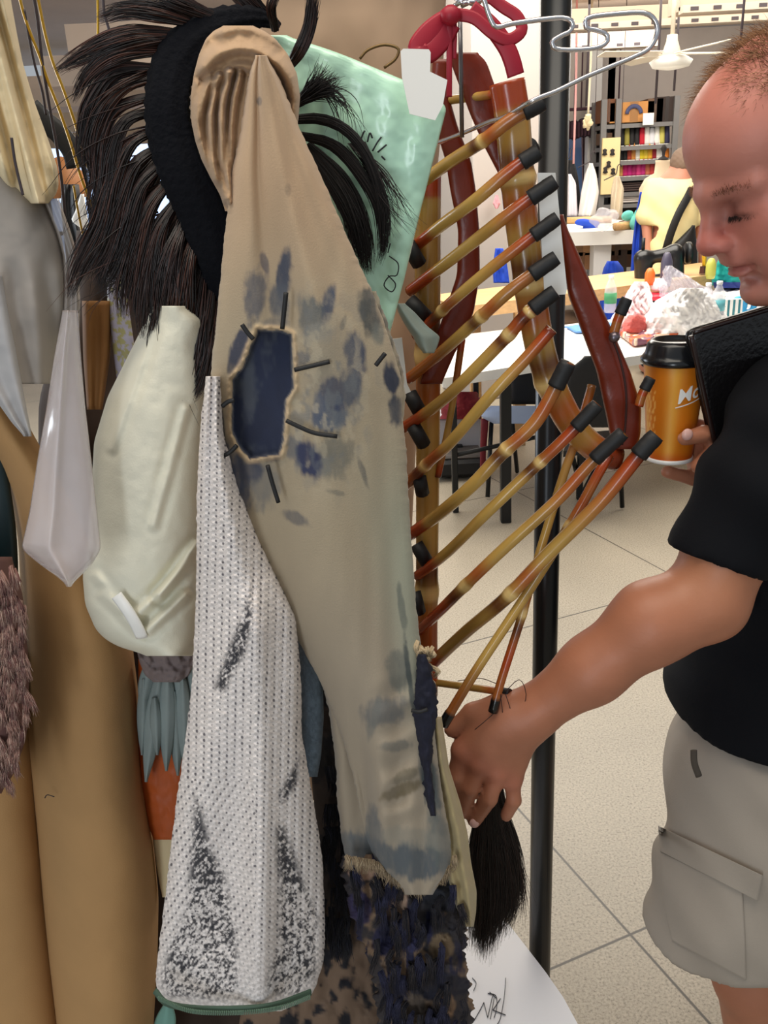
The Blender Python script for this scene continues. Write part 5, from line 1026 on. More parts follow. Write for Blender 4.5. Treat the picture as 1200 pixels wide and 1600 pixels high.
fm = empty('body_form', W(120, 1000, .95), 'large tan fabric-covered body form shaped like a thigh, at lower left', 'body form')
tanf = mat('tan_foam_fabric', (176, 136, 88), .8, var=.07, vscale=9, bump=.12, bscale=600)
cloth('form_body', [(560, -90, -10), (600, -80, 8), (660, -50, 42), (720, -5, 75), (780, 18, 110), (850, 29, 140), (920, 32, 170), (1000, 34, 206), (1080, 36, 216), (1160, 44, 219), (1220, 50, 224), (1300, 58, 238), (1400, 66, 248), (1500, 76, 246), (1600, 88, 240), (1700, 96, 236)], .99, .11, tanf, root=fm, nu=70, nv=140, noise=.003, nsc=80, back=.1)
cloth('form_limb', [(1000, -100, 50), (1180, -100, 62), (1260, -100, 64), (1400, -100, 78), (1600, -100, 100), (1700, -100, 104)], 1.03, .09, tanf, root=fm, nu=40, nv=60, noise=.003, nsc=80, back=.08)
pen(fm, [[(70, 1247), (74, 1242), (85, 1245)]], lambda x, y: W(x, y, .889), .0007, M['ink'], 'pen_mark')
fu = empty('fur_piece', W(0, 1000, .84), 'dusty pink-brown shaggy fur piece at the left edge', 'fur')
cloth('fur_base', [(870, -90, 18), (930, -90, 36), (1050, -90, 46), (1150, -90, 42), (1210, -90, 22), (1240, -90, 0)], .85, .05, mat('fur_backing', (112, 78, 72), .9), root=fu, nu=24, nv=40)
L = []
for i in range(330):
    y = RNG.uniform(880, 1215); x = RNG.uniform(-88, np.interp(y, [880, 950, 1100, 1215], [20, 38, 44, 16])); a = RNG.uniform(-6, 16)
    L.append(dict(g=[(x, y, .805, 4), (x+a*.5, y+14, .797, 5), (x+a, y+34, .80, 4)], n=46, fly=.5, short=.4, c=[(128, 88, 80), (104, 68, 66), (150, 112, 100)][i % 3], c2=(196, 168, 152)))
hair('fur_pile', L, M['vc'], root=fu, seed=12, rad=.0005, seg=7)
cloth('teal_sheet', [(640, -90, -6), (720, -90, 10), (830, -90, 27), (950, -90, 30), (1050, -90, 32), (1200, -90, 20)], .93, .01, mat('dark_teal_satin', (24, 46, 50), .4), nu=14, nv=20); tag(bpy.data.objects['teal_sheet'], 'dark teal satin edge behind the pink-brown fur', 'fabric')
cr = cloth('cream_garment', [(-60, -90, 14), (0, -90, 17), (50, -90, 26), (100, -90, 36), (160, -90, 54), (220, -90, 76), (262, -40, 90), (290, 10, 92), (308, 34, 86), (318, 48, 74)], .84, .05, mat('cream_cotton', (226, 208, 170), .85, bump=.1, bscale=400), nu=80, nv=120,
      fold=lambda U, V, X: .009*np.sin((X-.28*V)*.16)+.005*np.sin((X-.25*V)*.31+1), noise=.003); tag(cr, 'cream cotton garment hanging at the top left corner', 'garment')
gr = cloth('grey_garment', [(262, -90, 20), (280, -90, 42), (320, -90, 74), (370, -90, 96), (430, -90, 107), (480, -90, 106), (530, -90, 96), (575, -60, 84), (600, -40, 80)], .86, .06, mat('pale_grey_cloth', (158, 150, 142), .85), nu=60, nv=100,
      fold=lambda U, V, X: .005*np.sin((X-.12*V)*.13+2)*sm(380, 460, V), noise=.002); tag(gr, 'rounded pale grey cloth bundle beneath the cream cotton garment', 'garment')
gs = cloth('grey_strip', [(430, -90, 4), (500, -70, 16), (560, -50, 27), (620, -10, 38), (660, 18, 46), (682, 38, 50)], .80, .012, mat('silver_grey_cloth', (172, 170, 170), .7), nu=30, nv=60, fold=lambda U, V, X: .004*np.sin(U*9)); tag(gs, 'tapered silver-grey strip hanging left of the vinyl', 'fabric')
gf = cloth('plastic_cover', [(310, 66, 92), (360, 86, 110), (400, 98, 122), (470, 98, 126), (520, 96, 124)], .84, .008, mat('hazy_plastic', (170, 160, 152), .25, alpha=.7), nu=14, nv=40, fold=lambda U, V, X: .003*np.sin(U*10)); tag(gf, 'narrow hazy plastic cover right of the grey bundle', 'plastic')
tb = MB().tube(W3([(20, 590, .9), (50, 584, .9), (90, 582, .9)]), .008, 10).build('teal_rod', mat('dull_teal', (92, 110, 112), .6)); tag(tb, 'short dull teal rod under the grey bundle', 'rod')
# wires
GOLD = mat('gold_wire', (190, 150, 50), .3, .7); DKW = M['cord']
for i, (pts, m, r, lb) in enumerate([
   ([(28, -20), (34, 10), (45, 45), (62, 88), (74, 124), (92, 170), (110, 222), (126, 275), (142, 318), (150, 336)], GOLD, .0014, 'gold wire crossing from the top left corner to the mane'),
   ([(56, -20), (62, 10), (70, 50), (82, 95), (100, 142), (118, 195), (134, 250), (148, 292), (152, 318)], GOLD, .0014, 'gold wire just right of the dark wires'),
   ([(152, -20), (153, 20), (153, 62)], GOLD, .0013, 'short straight gold wire above the mane'), ([(115, 290), (122, 330), (130, 370)], GOLD, .0011, 'short gold wire end beside the black cloth heap'),
   ([(38, 15), (46, 60), (54, 100), (66, 142), (72, 180)], DKW, .0012, 'dark wire nearest the cream garment'), ([(50, -20), (58, 25), (63, 70), (68, 110), (78, 170), (88, 225), (96, 280), (102, 340)], DKW, .0014, 'long dark wire between the two gold ones'),
   ([(160, -20), (163, 20), (168, 38), (174, 58)], DKW, .0013, 'short bent dark wire at the top of the mane'), ([(18, 215), (24, 255), (36, 305)], DKW, .0012, 'thin dark cord over the cream garment folds')]):
    Yw = .78 if 'over the cream' in lb else .9
    G = spl(np.array(pts, float), 40); tag(MB().tube(W3(np.c_[G, np.full(40, Yw)]), r, 7).build('wire', m), lb, 'wire', 'hanging wires at the upper left')
bs = MB().tube(W3(spl([(48, 168, .98), (70, 190, .98), (92, 208, .98), (112, 235, .98), (120, 262, .98)], 20)), .011, 10, flat=.3).build('black_strap', M['blackm']); tag(bs, 'broad black strap sloping down behind the wires', 'strap')
# leaf strips and orange leather below the muslin
lf = empty('leaf_costume', W(255, 1080, .97), 'costume piece of grey-green fabric leaves over orange and rust leather', 'costume')
LM = mat('grey_green_leaf', (136, 148, 146), .7, var=.1, vscale=20); OR = mat('rust_orange_leather', (176, 80, 26), .5, var=.15, vscale=30)
def leaf(x0, y0, x1, y1, w, Y=.93, m=LM, nm='leaf'):
    n = 12; rows = []
    for i in range(n):
        t = i/(n-1); x = x0+(x1-x0)*t; y = y0+(y1-y0)*t; ww = w*math.sin(math.pi*(.12+.86*t))+1; rows.append((y, x-ww, x+ww))
    cloth(nm, rows, Y, .006, m, root=lf, nu=12, nv=30, back=.003, noise=.001, fold=lambda U, V, X: .003*np.exp(-((U-.5)/.2)**2))
cloth('orange_backing', [(1030, 216, 305), (1100, 216, 300), (1165, 216, 298), (1240, 222, 292), (1290, 232, 286), (1312, 240, 280)], .96, .012, OR, root=lf, nu=40, nv=60, noise=.004, nsc=20)
for a in ((235, 1030, 222, 1110, 12), (250, 1050, 228, 1222, 14), (262, 1050, 260, 1205, 13), (276, 1040, 292, 1140, 13), (285, 1060, 290, 1200, 12), (272, 1080, 278, 1212, 11), (225, 1060, 222, 1180, 9), (296, 1030, 304, 1110, 10), (242, 1090, 246, 1180, 9)): leaf(*a, Y=.93+RNG.uniform(-.008, .008))
cloth('grey_ruffle', [(1018, 214, 300), (1035, 218, 302), (1055, 226, 296), (1066, 240, 280)], .925, .015, mat('mauve_grey_cloth', (128, 114, 112), .85), root=lf, nu=40, nv=20, noise=.01, nsc=10)
cloth('cream_panel', [(1308, 238, 286), (1350, 244, 276), (1385, 250, 268), (1402, 254, 262)], .97, .008, mat('cream_fabric', (214, 196, 156), .8), root=lf, nu=14, nv=20)
lm = leaf(262, 1570, 252, 1640, 16, .95, mat('teal_leaf', (120, 168, 156), .7))
# hidden depth: dark garments behind the front row
gd = cloth('dark_garment', [(360, 120, 345), (480, 110, 345), (620, 60, 345), (900, 60, 345), (1250, 120, 345), (1620, 150, 420)], 1.2, .07, mat('dark_brown_garment', (60, 46, 38), .9), nu=40, nv=60, noise=.02, nsc=40, fold=lambda U, V, X: .02*np.sin(U*14)); tag(gd, 'dark brown garment deep in the rack behind the mane', 'garment')
bp = cloth('brown_panel', [(470, 128, 176), (560, 130, 172), (640, 136, 160)], 1.0, .02, mat('ochre_brown_cloth', (124, 84, 40), .8), nu=14, nv=24, fold=lambda U, V, X: .006*np.sin(U*9)); tag(bp, 'ochre brown cloth glimpsed between the vinyl and the muslin pad', 'fabric')
pr = cloth('patterned_ribbon', [(415, 165, 190), (470, 168, 200), (540, 176, 210), (590, 182, 212)], .99, .012, M['vcs'], nu=30, nv=80, col=lambda PX, VV, U: np.where((fbm(PX/6, VV/6, 3) > .5)[..., None], lin((170, 168, 120)), lin((176, 176, 200)))); tag(pr, 'olive and lilac patterned ribbon behind the mane tips', 'ribbon')
dg = cloth('blotched_garment', [(1060, 470, 560), (1150, 480, 580), (1300, 495, 600), (1400, 470, 610), (1500, 420, 620), (1560, 380, 620), (1680, 360, 640)], .90, .05, M['vc'], nu=80, nv=160, noise=.012, nsc=30,
     col=lambda PX, VV, U: (lambda w, w2: (lin((118, 96, 78))*(1-w)+lin((20, 20, 28))*w)*(1-w2)+lin((16, 17, 24))*w2)(sm(.5, .56, fbm(PX/30, VV/40, 6))[..., None], (1-sm(1400, 1500, VV+120*(fbm(PX/9, VV/60, 2)-.5)))[..., None]*.85)); tag(dg, 'brown garment blotched with black, between the crochet and the tan costume', 'garment')
fr = []
for i in range(50): x = RNG.uniform(505, 545); y = RNG.uniform(1180, 1470); fr.append(dict(g=[(x, y, .835, 6), (x+RNG.uniform(-6, 6), y+20, .83, 6), (x+RNG.uniform(-8, 8), y+46, .835, 3)], n=26, fly=.5, c=(16, 17, 24), c2=(40, 42, 58)))
L2 = hair('black_fringe', fr, M['vc'], root=None, seed=4, rad=.0007, seg=8); tag(L2, 'black frayed fringe hanging between the crochet and the tan costume', 'fringe')
# ============================================================= the man at the rack
def hframe(yaw, pitch, roll):
    h = np.array([-math.cos(yaw), -math.sin(yaw), 0]); F = h*math.cos(pitch)+np.array([0, 0, -math.sin(pitch)]); U = h*math.sin(pitch)+np.array([0, 0, math.cos(pitch)]); S = np.cross(U, F)
    c, s = math.cos(roll), math.sin(roll); return np.stack([F, S*c+U*s, U*c-S*s], 1)      # columns: forward, left side, up
HR = hframe(math.radians(9), math.radians(24), math.radians(1.6)); HC = W(1237, 252, .95)
def hp(x, y, z): return HC+HR @ np.array([x, y, z], float)
man = empty('person', (.56, 1.04, 0), 'balding man in a black T-shirt and khaki cargo shorts, looking down and reaching to the tail', 'person')
man['label'] = 'balding person in a black T-shirt and khaki cargo shorts reaching down to the horsehair'
def HE(x, y, z, a, b, c, k=.012, sub=False): return ell_(hp(x, y, z), (a, b, c), HR, k, sub)
def HCp(a, b, ra, rb, k=.01, sub=False): return cap_(hp(*a), hp(*b), ra, rb, k, sub)
head = [HE(-.018, 0, .038, .097, .076, .086), HE(.028, 0, .042, .068, .068, .066, .02), HE(.030, 0, -.025, .060, .058, .070, .02), HE(.022, 0, -.06, .052, .054, .05, .02),
    HE(.068, 0, -.104, .022, .026, .018, .02), HCp((-.012, .052, -.055), (.052, .016, -.102), .020, .016, .02), HCp((-.012, -.052, -.055), (.052, -.016, -.102), .020, .016, .02),
    HCp((.087, .010, .010), (.066, .048, .010), .0115, .009, .010), HCp((.087, -.010, .010), (.066, -.048, .010), .0115, .009, .010), HE(.092, 0, .010, .009, .016, .012, .012),
    HE(.052, .042, -.028, .024, .02, .024, .02), HE(.052, -.042, -.028, .024, .02, .024, .02), HE(.062, .034, -.062, .018, .016, .026, .02), HE(.062, -.034, -.062, .018, .016, .026, .02),
    HE(.095, .028, -.009, .015, .019, .0105, .008, True), HE(.095, -.028, -.009, .015, .019, .0105, .008, True),
    HE(.069, .029, -.011, .0155, .0165, .0125, .003), HE(.069, -.029, -.011, .0155, .0165, .0125, .003),
    HCp((.088, 0, .006), (.106, 0, -.032), .0085, .0110, .010), HE(.107, 0, -.036, .011, .0125, .0105, .008), HE(.098, .0125, -.040, .0095, .0075, .0075, .006), HE(.098, -.0125, -.040, .0095, .0075, .0075, .006),
    HE(.102, .008, -.0475, .005, .0035, .003, .003, True), HE(.102, -.008, -.0475, .005, .0035, .003, .003, True),
    HE(.084, 0, -.056, .014, .024, .014, .012), HE(.0895, 0, -.0625, .0085, .021, .0048, .004), HE(.0865, 0, -.0755, .0085, .018, .0058, .004), HCp((.096, .0, -.0685), (.080, .026, -.071), .0022, .0022, .003, True), HCp((.096, .0, -.0685), (.080, -.026, -.071), .0022, .0022, .003, True),
    HE(.082, 0, -.087, .010, .018, .004, .008, True), HE(.096, .022, -.052, .006, .003, .016, .006, True),
    HE(-.014, .078, -.010, .017, .008, .030, .006), HE(-.010, .085, -.008, .010, .005, .019, .004, True), HE(-.014, -.078, -.010, .017, .008, .030, .006),
    HCp((.087, .014, -.0165), (.068, .046, -.0145), .0016, .0016, .002, True)]
neck0 = hp(-.045, 0, -.06); NB = W(1315, 520, 1.05)
S_n = W(1262, 650, .90); S_f = W(1300, 625, 1.26)
E_n = W(1104, 938, .875); Wr = W(826, 1118, .885)
fp = lambda px, py, Y: W(px, py, Y)
body = head+[cap_(neck0, NB, .055, .062, .03), cap_(NB+np.array([0, 0, -.03]), W(1275, 800, 1.07), .085, .13, .05), cap_(W(1275, 800, 1.07), W(1225, 1170, 1.07), .115, .098, .05),
    cap_(S_n+(.015, .02, -.01), S_f, .048, .05, .04),
    cap_(S_n+(.01, .01, -.01), W(1135, 860, .885), .045, .042, .03), cap_(W(1135, 860, .885), E_n, .043, .041, .02), cap_(E_n, W(1020, 972, .87), .043, .044, .02), cap_(W(1020, 972, .87), W(925, 1046, .875), .043, .036, .02), cap_(W(925, 1046, .875), Wr, .036, .0275, .02)]
Yh = .885; K = [W(722, 1172, Yh-.002), W(748, 1192, Yh-.008), W(777, 1204, Yh-.008), W(800, 1216, Yh-.002)]
pb = [W(788, 1108, Yh+.004), W(800, 1120, Yh-.004), W(812, 1132, Yh-.004), W(820, 1148, Yh+.002)]
body += [cap_(Wr, W(795, 1130, Yh), .028, .024, .02)]
for a, b in zip(pb, K): body.append(cap_(a, b, .0165, .0125, .018))
for a, q, t, r in [(K[0], (711, 1212, Yh-.004), (718, 1252, Yh+.004), .0102), (K[1], (735, 1230, Yh-.010), (722, 1268, Yh), .0108), (K[2], (764, 1247, Yh-.012), (741, 1282, Yh-.004), .0106), (K[3], (803, 1250, Yh-.006), (791, 1274, Yh+.004), .0092)]:
    body += [cap_(a, W(*q), r*1.08, r, .006), cap_(W(*q), W(*t), r, r*.84, .003), ell_(a, (.0118, .0118, .0118), k=.006)]
body += [cap_(W(782, 1104, Yh+.012), W(738, 1114, Yh+.014), .015, .0125, .012), cap_(W(738, 1114, Yh+.014), W(706, 1140, Yh+.012), .0115, .0095, .004)]
# the other arm and the hand round the cup
CX = W(1045, 716, .985); cupb = CX
E_f = W(1260, 860, 1.27); Wf = W(1165, 745, 1.06)
body += [cap_(S_f, E_f, .05, .042, .03), cap_(E_f, Wf, .042, .029, .02), cap_(Wf, W(1118, 722, 1.01), .028, .026, .02), ell_(W(1108, 715, .995), (.026, .024, .034), k=.015)]
for P, r in [([(1122, 690, .975), (1100, 678, .952), (1070, 685, .945)], .0098), ([(1126, 716, .965), (1116, 708, .948), (1092, 728, .948)], .0112), ([(1112, 742, .99), (1085, 748, .985), (1042, 737, .978)], .0088), ([(1120, 700, 1.0), (1095, 668, 1.025), (1060, 655, 1.03)], .0095), ([(1118, 725, 1.0), (1090, 712, 1.022), (1055, 705, 1.026)], .0092)]:
    body += [cap_(W(*P[0]), W(*P[1]), r*1.05, r, .008), cap_(W(*P[1]), W(*P[2]), r, r*.85, .003)]
# legs
HPn, HPf = W(1205, 1210, .99), W(1235, 1200, 1.15); KN, KF = np.array([.50, .955, .50]), np.array([.60, 1.16, .50]); FN, FF = np.array([.545, .985, .09]), np.array([.64, 1.17, .09])
body += [cap_(HPn, KN, .078, .058, .04), cap_(HPf, KF, .078, .058, .04), cap_(KN, KN*.45+FN*.55+(.012, 0, .06), .056, .054, .02), cap_(KF, KF*.45+FF*.55+(.012, 0, .06), .056, .054, .02),
    cap_(KN*.45+FN*.55+(.012, 0, .06), FN, .052, .036, .02), cap_(KF*.45+FF*.55+(.012, 0, .06), FF, .052, .036, .02)]
for f in (FN, FF): body += [cap_(f+(.02, 0, -.04), f+(-.13, -.02, -.055), .036, .03, .02)]
V, F = solid(body, .0042)
def near(c, r): return np.exp(-(np.linalg.norm(V-np.asarray(c), axis=1)/r)**2)[:, None]
C = np.tile(lin((172, 112, 84)), (len(V), 1))
lay = lambda C, c, w: C*(1-w)+lin(c)*w
loc = (V-HC) @ HR
isf = sm(-.14, -.09, loc[:, 2])*sm(.35, .2, 0)*(np.linalg.norm(loc, axis=1) < .19)
C = lay(C, (188, 124, 108), (isf)[:, None])
C = lay(C, (178, 88, 80), .75*near(hp(.105, 0, -.035), .022)+0); C = lay(C, (184, 98, 84), .45*near(hp(.06, .04, -.03), .028)); C = lay(C, (186, 104, 86), .5*near(hp(.04, .02, .095), .05))
for s in (1, -1): C = lay(C, (96, 62, 58), (.55*near(hp(.082, .026*s, -.006), .014)).clip(0, 1)); C = lay(C, (70, 44, 40), (.8*np.exp(-((loc[:, 2]+.0165)/.0026)**2-((loc[:, 1]-.029*s)/.017)**2)*(loc[:, 0] > .05))[:, None])  # brow shade painted into the skin of the eye sockets, then dark lash line
C = lay(C, (180, 96, 90), (.7*np.exp(-((loc[:, 2]+.069)/.008)**2-(loc[:, 1]/.02)**2)*(loc[:, 0] > .07))[:, None]); C = lay(C, (110, 56, 54), (.6*np.exp(-((loc[:, 2]+.0687)/.002)**2-(loc[:, 1]/.024)**2)*(loc[:, 0] > .07))[:, None])
for k in K: C = lay(C, (184, 100, 84), .5*near(k, .016))
arm = sm(0, .1, np.abs(V[:, 0]-.8)*0+1)
ph = fbm(V[:, 0]*40, V[:, 2]*40, 3)[:, None]; C = C*(.9+.2*ph)
C = lay(C, (168, 116, 80), .4*near(W(1110, 900, .84), .05))
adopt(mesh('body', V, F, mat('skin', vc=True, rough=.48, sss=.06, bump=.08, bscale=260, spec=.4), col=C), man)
NAIL = mat('fingernail', (214, 168, 156), .3)
for p, ax in (((741, 1286, Yh-.012), None), ((1074, 679, .9375), None)):
    c = W(*p); V_, F_ = solid([ell_(c, (.0062, .0035, .0068), k=.001)], .0009); adopt(mesh('fingernail', V_, F_, NAIL), man)
# eyelid lashes and brows as tiny hairs, head hair
def hhair(name, pts, dirs, length, n_seg, rad, cols, bend, seed):
    rg = np.random.default_rng(seed); n = len(pts); s = np.linspace(0, 1, n_seg); P = pts[:, None]+dirs[:, None]*(s[None, :, None]*length[:, None, None])+bend[:, None]*(s[None, :, None]**2)*length[:, None, None]
    A = np.cross(dirs, (0.3, 1, .1)); A /= np.linalg.norm(A, axis=1)[:, None]; B = np.cross(dirs, A); a = np.arange(3)*2*np.pi/3; r = rad*(1-.8*s)
    Vv = P[:, :, None]+r[None, :, None, None]*(np.cos(a)[None, None, :, None]*A[:, None, None]+np.sin(a)[None, None, :, None]*B[:, None, None]); Vv = Vv.reshape(-1, 3)
    st = np.arange(n)[:, None, None]*n_seg*3; k = np.arange(n_seg-1)[None, :, None]*3; j = np.arange(3)[None, None]; jn = (j+1) % 3
    Ff = np.stack([st+k+j, st+k+jn, st+k+3+jn, st+k+3+j], -1).reshape(-1, 4)
    cc = np.array([lin(cols[i]) for i in rg.integers(0, len(cols), n)]); return adopt(mesh(name, Vv, Ff, M['vc'], col=np.repeat(cc, n_seg*3, axis=0)), man)
rg = np.random.default_rng(21); N = 26000; u = rg.normal(0, 1, (N, 3)); u /= np.linalg.norm(u, axis=1)[:, None]
pl = np.array([-.018, 0, .038])+u*np.array([.0965, .0755, .0855])
x, y, z = pl[:, 0], np.abs(pl[:, 1]), pl[:, 2]
side = (x < .022+.55*np.maximum(z-.03, 0)) & (y > .045) & (z > -.012-.6*np.minimum(x, 0)*-1*0) & (z < .105); side &= ~((x > .02) & (z < .01))
back = ((x < -.03) & (z > -.05)) | ((y > .020) & (z > .045) & (x < .046-.20*np.maximum(.075-z, 0)*4))
top = (x < .035) & (z > .08) & (rg.random(N) < .42)
front_top = (x > .0) & (x < .060) & (z > .055) & (pl[:, 1] < -.012) & (rg.random(N) < .5)
keep = side | back | top | front_top; pl = pl[keep]; u = u[keep]; n = len(pl)
d = u*.35+np.array([-.75, 0, .1])+rg.normal(0, .16, (n, 3)); ft = (pl[:, 2] > .075) & (pl[:, 0] > -.02); d[ft] = u[ft]*.8+np.array([.25, -.2, .1])+rg.normal(0, .3, (ft.sum(), 3))
sd = (pl[:, 2] < .06); d[sd] = u[sd]*.22+np.array([-.55, 0, -.75])+rg.normal(0, .12, (sd.sum(), 3)); d /= np.linalg.norm(d, axis=1)[:, None]
hhair('hair', HC+pl @ HR.T, d @ HR.T, rg.uniform(.010, .024, n), 5, .00034, [(134, 96, 64), (160, 120, 84), (110, 78, 54), (190, 152, 112)], (np.array([0, 0, -.3])+rg.normal(0, .1, (n, 3))), 2)
for s in (1, -1):
    n = 260; t = rg.uniform(0, 1, n); p = np.stack([.096-.022*t**1.6, s*(.010+.040*t), .0105+.003*np.sin(t*3.1)+rg.normal(0, .0018, n)], 1)
    dd = np.stack([np.full(n, .35), s*np.full(n, .8), rg.normal(.25, .3, n)], 1); dd /= np.linalg.norm(dd, axis=1)[:, None]
    hhair('eyebrow', HC+p @ HR.T, dd @ HR.T, rg.uniform(.004, .009, n), 3, .00022, [(160, 112, 84), (140, 96, 74)], np.zeros((n, 3)), 5)
for s in (1, -1):
    n = 150; t = rg.uniform(0, 1, n); p = np.stack([.0855-.013*t**1.5, s*(.014+.030*t), np.full(n, -.0165)+rg.normal(0, .0006, n)], 1)
    dd = np.stack([np.full(n, .8), s*np.full(n, .45), rg.normal(-.55, .15, n)], 1); dd /= np.linalg.norm(dd, axis=1)[:, None]
    hhair('eyelashes', HC+p @ HR.T, dd @ HR.T, rg.uniform(.004, .008, n), 3, .00026, [(60, 40, 32), (44, 30, 26)], np.zeros((n, 3)), 6)
# T-shirt
SH = mat('black_tshirt_cotton', (9, 10, 15), .88, bump=.1, bscale=500, spec=.2)
cuffc = W(1117, 878, .885)
sp = [cap_(W(1285, 640, .95), W(1310, 630, 1.22), .085, .085, .05), cap_(W(1290, 700, 1.07), W(1215, 1090, 1.05), .145, .125, .06), ell_(W(1200, 1110, 1.04), (.135, .165, .13), k=.05), ell_(W(1210, 1190, 1.05), (.142, .165, .10), k=.04),
      cap_(W(1258, 655, .905), W(1188, 760, .895), .076, .060, .04), cap_(W(1188, 760, .895), W(1100, 905, .885), .060, .050, .03), cap_(S_f, S_f*.55+E_f*.45, .075, .062, .04), cap_(NB+np.array([.0, 0, -.09]), NB, .09, .074, .03)]
wr = lambda X, Y, Z: .0035*np.sin(X*55+Z*30+3*np.sin(Z*14))*np.sin(Z*26+Y*18)+.0025*np.sin(Z*70+X*25)
u_ax = (W(1100, 905, .885)-W(1188, 760, .895)); u_ax /= np.linalg.norm(u_ax)
f_ax = E_f-S_f; f_ax /= np.linalg.norm(f_ax)
n_ax = NB-W(1275, 800, 1.07); n_ax /= np.linalg.norm(n_ax)
zh = .902
V, F = solid(sp, .0065, wr, cuts=[(cuffc, u_ax+np.array([.12, -.1, .0]), .16), ((0, 0, zh), (0, 0, -1)), (S_f+f_ax*.15, f_ax, .14), (NB+n_ax*.012, n_ax)])
adopt(mesh('t_shirt', V, F, SH), man)
# shorts
KH = mat('khaki_cotton', (160, 149, 136), .85, bump=.12, bscale=600, var=.04, vscale=8)
sp = [ell_(W(1205, 1185, 1.05), (.140, .155, .13), k=.05), cap_(W(1195, 1220, .985), np.array([.452, .955, .60]), .118, .112, .05), cap_(W(1235, 1220, 1.15), np.array([.56, 1.16, .60]), .115, .105, .05)]
wr = lambda X, Y, Z: .0045*np.sin(X*48+2*np.sin(Z*16))*np.sin(Z*12+Y*14)+.003*np.sin(Z*52+X*20)+.0018*np.sin(X*90+Z*60)
V, F = solid(sp, .0062, wr, cuts=[((.452, .955, .582), (-.05, -.12, -1)), ((0, 0, .975), (0, 0, 1))])
sho = adopt(mesh('shorts', V, F, KH), man)
def leg_patch(name, rows, off, th):
    R = np.array(rows, float); n = 40; py = np.linspace(R[0, 0], R[-1, 0], n); xl = np.interp(py, R[:, 0], R[:, 1]); xr = np.interp(py, R[:, 0], R[:, 2]); g = np.linspace(0, 1, n)
    PX = xl[:, None]+(xr-xl)[:, None]*g; PY = py[:, None]+((R[0, 3] if R.shape[1] > 3 else 0)*g)[None]
    from mathutils.bvhtree import BVHTree
    bv = BVHTree.FromPolygons([Vector(v) for v in V], [tuple(f) for f in F.tolist()])
    Q = np.zeros((n, n, 3)); D = ray(PX, PY); D /= np.linalg.norm(D, axis=-1)[..., None]; T = np.full((n, n), np.nan)
    for i in range(n):
        for j in range(n):
            h = bv.ray_cast(Vector(CAM), Vector(D[i, j])); T[i, j] = h[3] if h[0] is not None else np.nan
    T = np.where(np.isnan(T), np.nanmedian(T), T); Q = CAM+D*(T-off)[..., None]
    inn = Q+D*(off+.004); Vv = np.vstack([Q.reshape(-1, 3), inn.reshape(-1, 3)]); i, j = np.meshgrid(np.arange(n-1), np.arange(n-1), indexing='ij'); a = (i*n+j).ravel()
    Fa = np.stack([a, a+n, a+n+1, a+1], 1); Fb = Fa[:, ::-1]+n*n; rim = list(range(n))+[k*n+n-1 for k in range(1, n)]+[n*n-1-k for k in range(1, n)]+[(n-1-k)*n for k in range(1, n-1)]
    Sd = np.array([[rim[k], rim[(k+1) % len(rim)], rim[(k+1) % len(rim)]+n*n, rim[k]+n*n] for k in range(len(rim))]); return adopt(mesh(name, Vv, np.vstack([Fa, Fb, Sd]), KH), man)
leg_patch('cargo_pocket', [(1330, 1032, 1160, 62), (1400, 1034, 1164, 62), (1470, 1050, 1166, 62)], .005, .005)
leg_patch('pocket_flap', [(1290, 1028, 1192, 78), (1330, 1032, 1184, 84)], .010, .004)
adopt(MB().tube(W3(spl([(1084, 1172, .872), (1085, 1192, .868), (1092, 1213, .866)], 12)), .004, 8, flat=.5).build('pocket_slit', mat('dark_pocket_lining', (70, 62, 54), .9)), man)  # dark strip laid along the pocket opening
# shoes, socks
for f in (FN, FF):
    V_, F_ = solid([cap_(f+(.025, 0, -.045), f+(-.14, -.02, -.055), .043, .037, .02), cap_(f+(0, 0, 0), f+(.005, 0, -.04), .045, .045, .02)], .006, cuts=[((0, 0, .004), (0, 0, -1)), (f+(0, 0, .01), (0, 0, 1))]); adopt(mesh('shoe', V_, F_, mat('grey_shoe', (70, 68, 66), .7)), man)
# ring
rc = W(1101, 744, .972); adopt(MB().tube([rc+np.array([.004*math.sin(a), .0098*math.cos(a), .0098*math.sin(a)]) for a in np.linspace(0, 2*math.pi, 25)], .0013, 6).build('finger_ring', mat('gold_ring', (220, 170, 80), .2, .9)), man)
# ------------------------------------------------------------- coffee cup
cup = empty('coffee_cup', cupb, 'orange paper coffee cup with a black lid, held behind the black portfolio', 'cup')
ck = 1/1378.
h = .1135; rb_, rt_ = .0255, .0345
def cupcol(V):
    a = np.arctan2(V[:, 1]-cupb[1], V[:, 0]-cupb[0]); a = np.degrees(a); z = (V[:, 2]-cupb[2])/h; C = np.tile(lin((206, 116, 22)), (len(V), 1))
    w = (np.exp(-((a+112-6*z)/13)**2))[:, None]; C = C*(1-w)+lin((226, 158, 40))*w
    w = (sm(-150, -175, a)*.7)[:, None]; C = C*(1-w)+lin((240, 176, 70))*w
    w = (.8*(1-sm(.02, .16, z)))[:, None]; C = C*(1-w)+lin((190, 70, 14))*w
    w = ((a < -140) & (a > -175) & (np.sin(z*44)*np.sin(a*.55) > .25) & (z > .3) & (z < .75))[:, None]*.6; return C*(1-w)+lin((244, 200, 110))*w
n = 96; m_ = 40; VV = []
for k in range(m_):
    t = k/(m_-1); r = rb_+(rt_-rb_)*t
    for i in range(n): a = 2*math.pi*i/n; VV.append(cupb+np.array([r*math.cos(a), r*math.sin(a), .002+h*t]))
VV = np.array(VV); FFc = [(k*n+i, k*n+(i+1) % n, (k+1)*n+(i+1) % n, (k+1)*n+i) for k in range(m_-1) for i in range(n)]+[tuple(range(n-1, -1, -1)), tuple((m_-1)*n+i for i in range(n))]
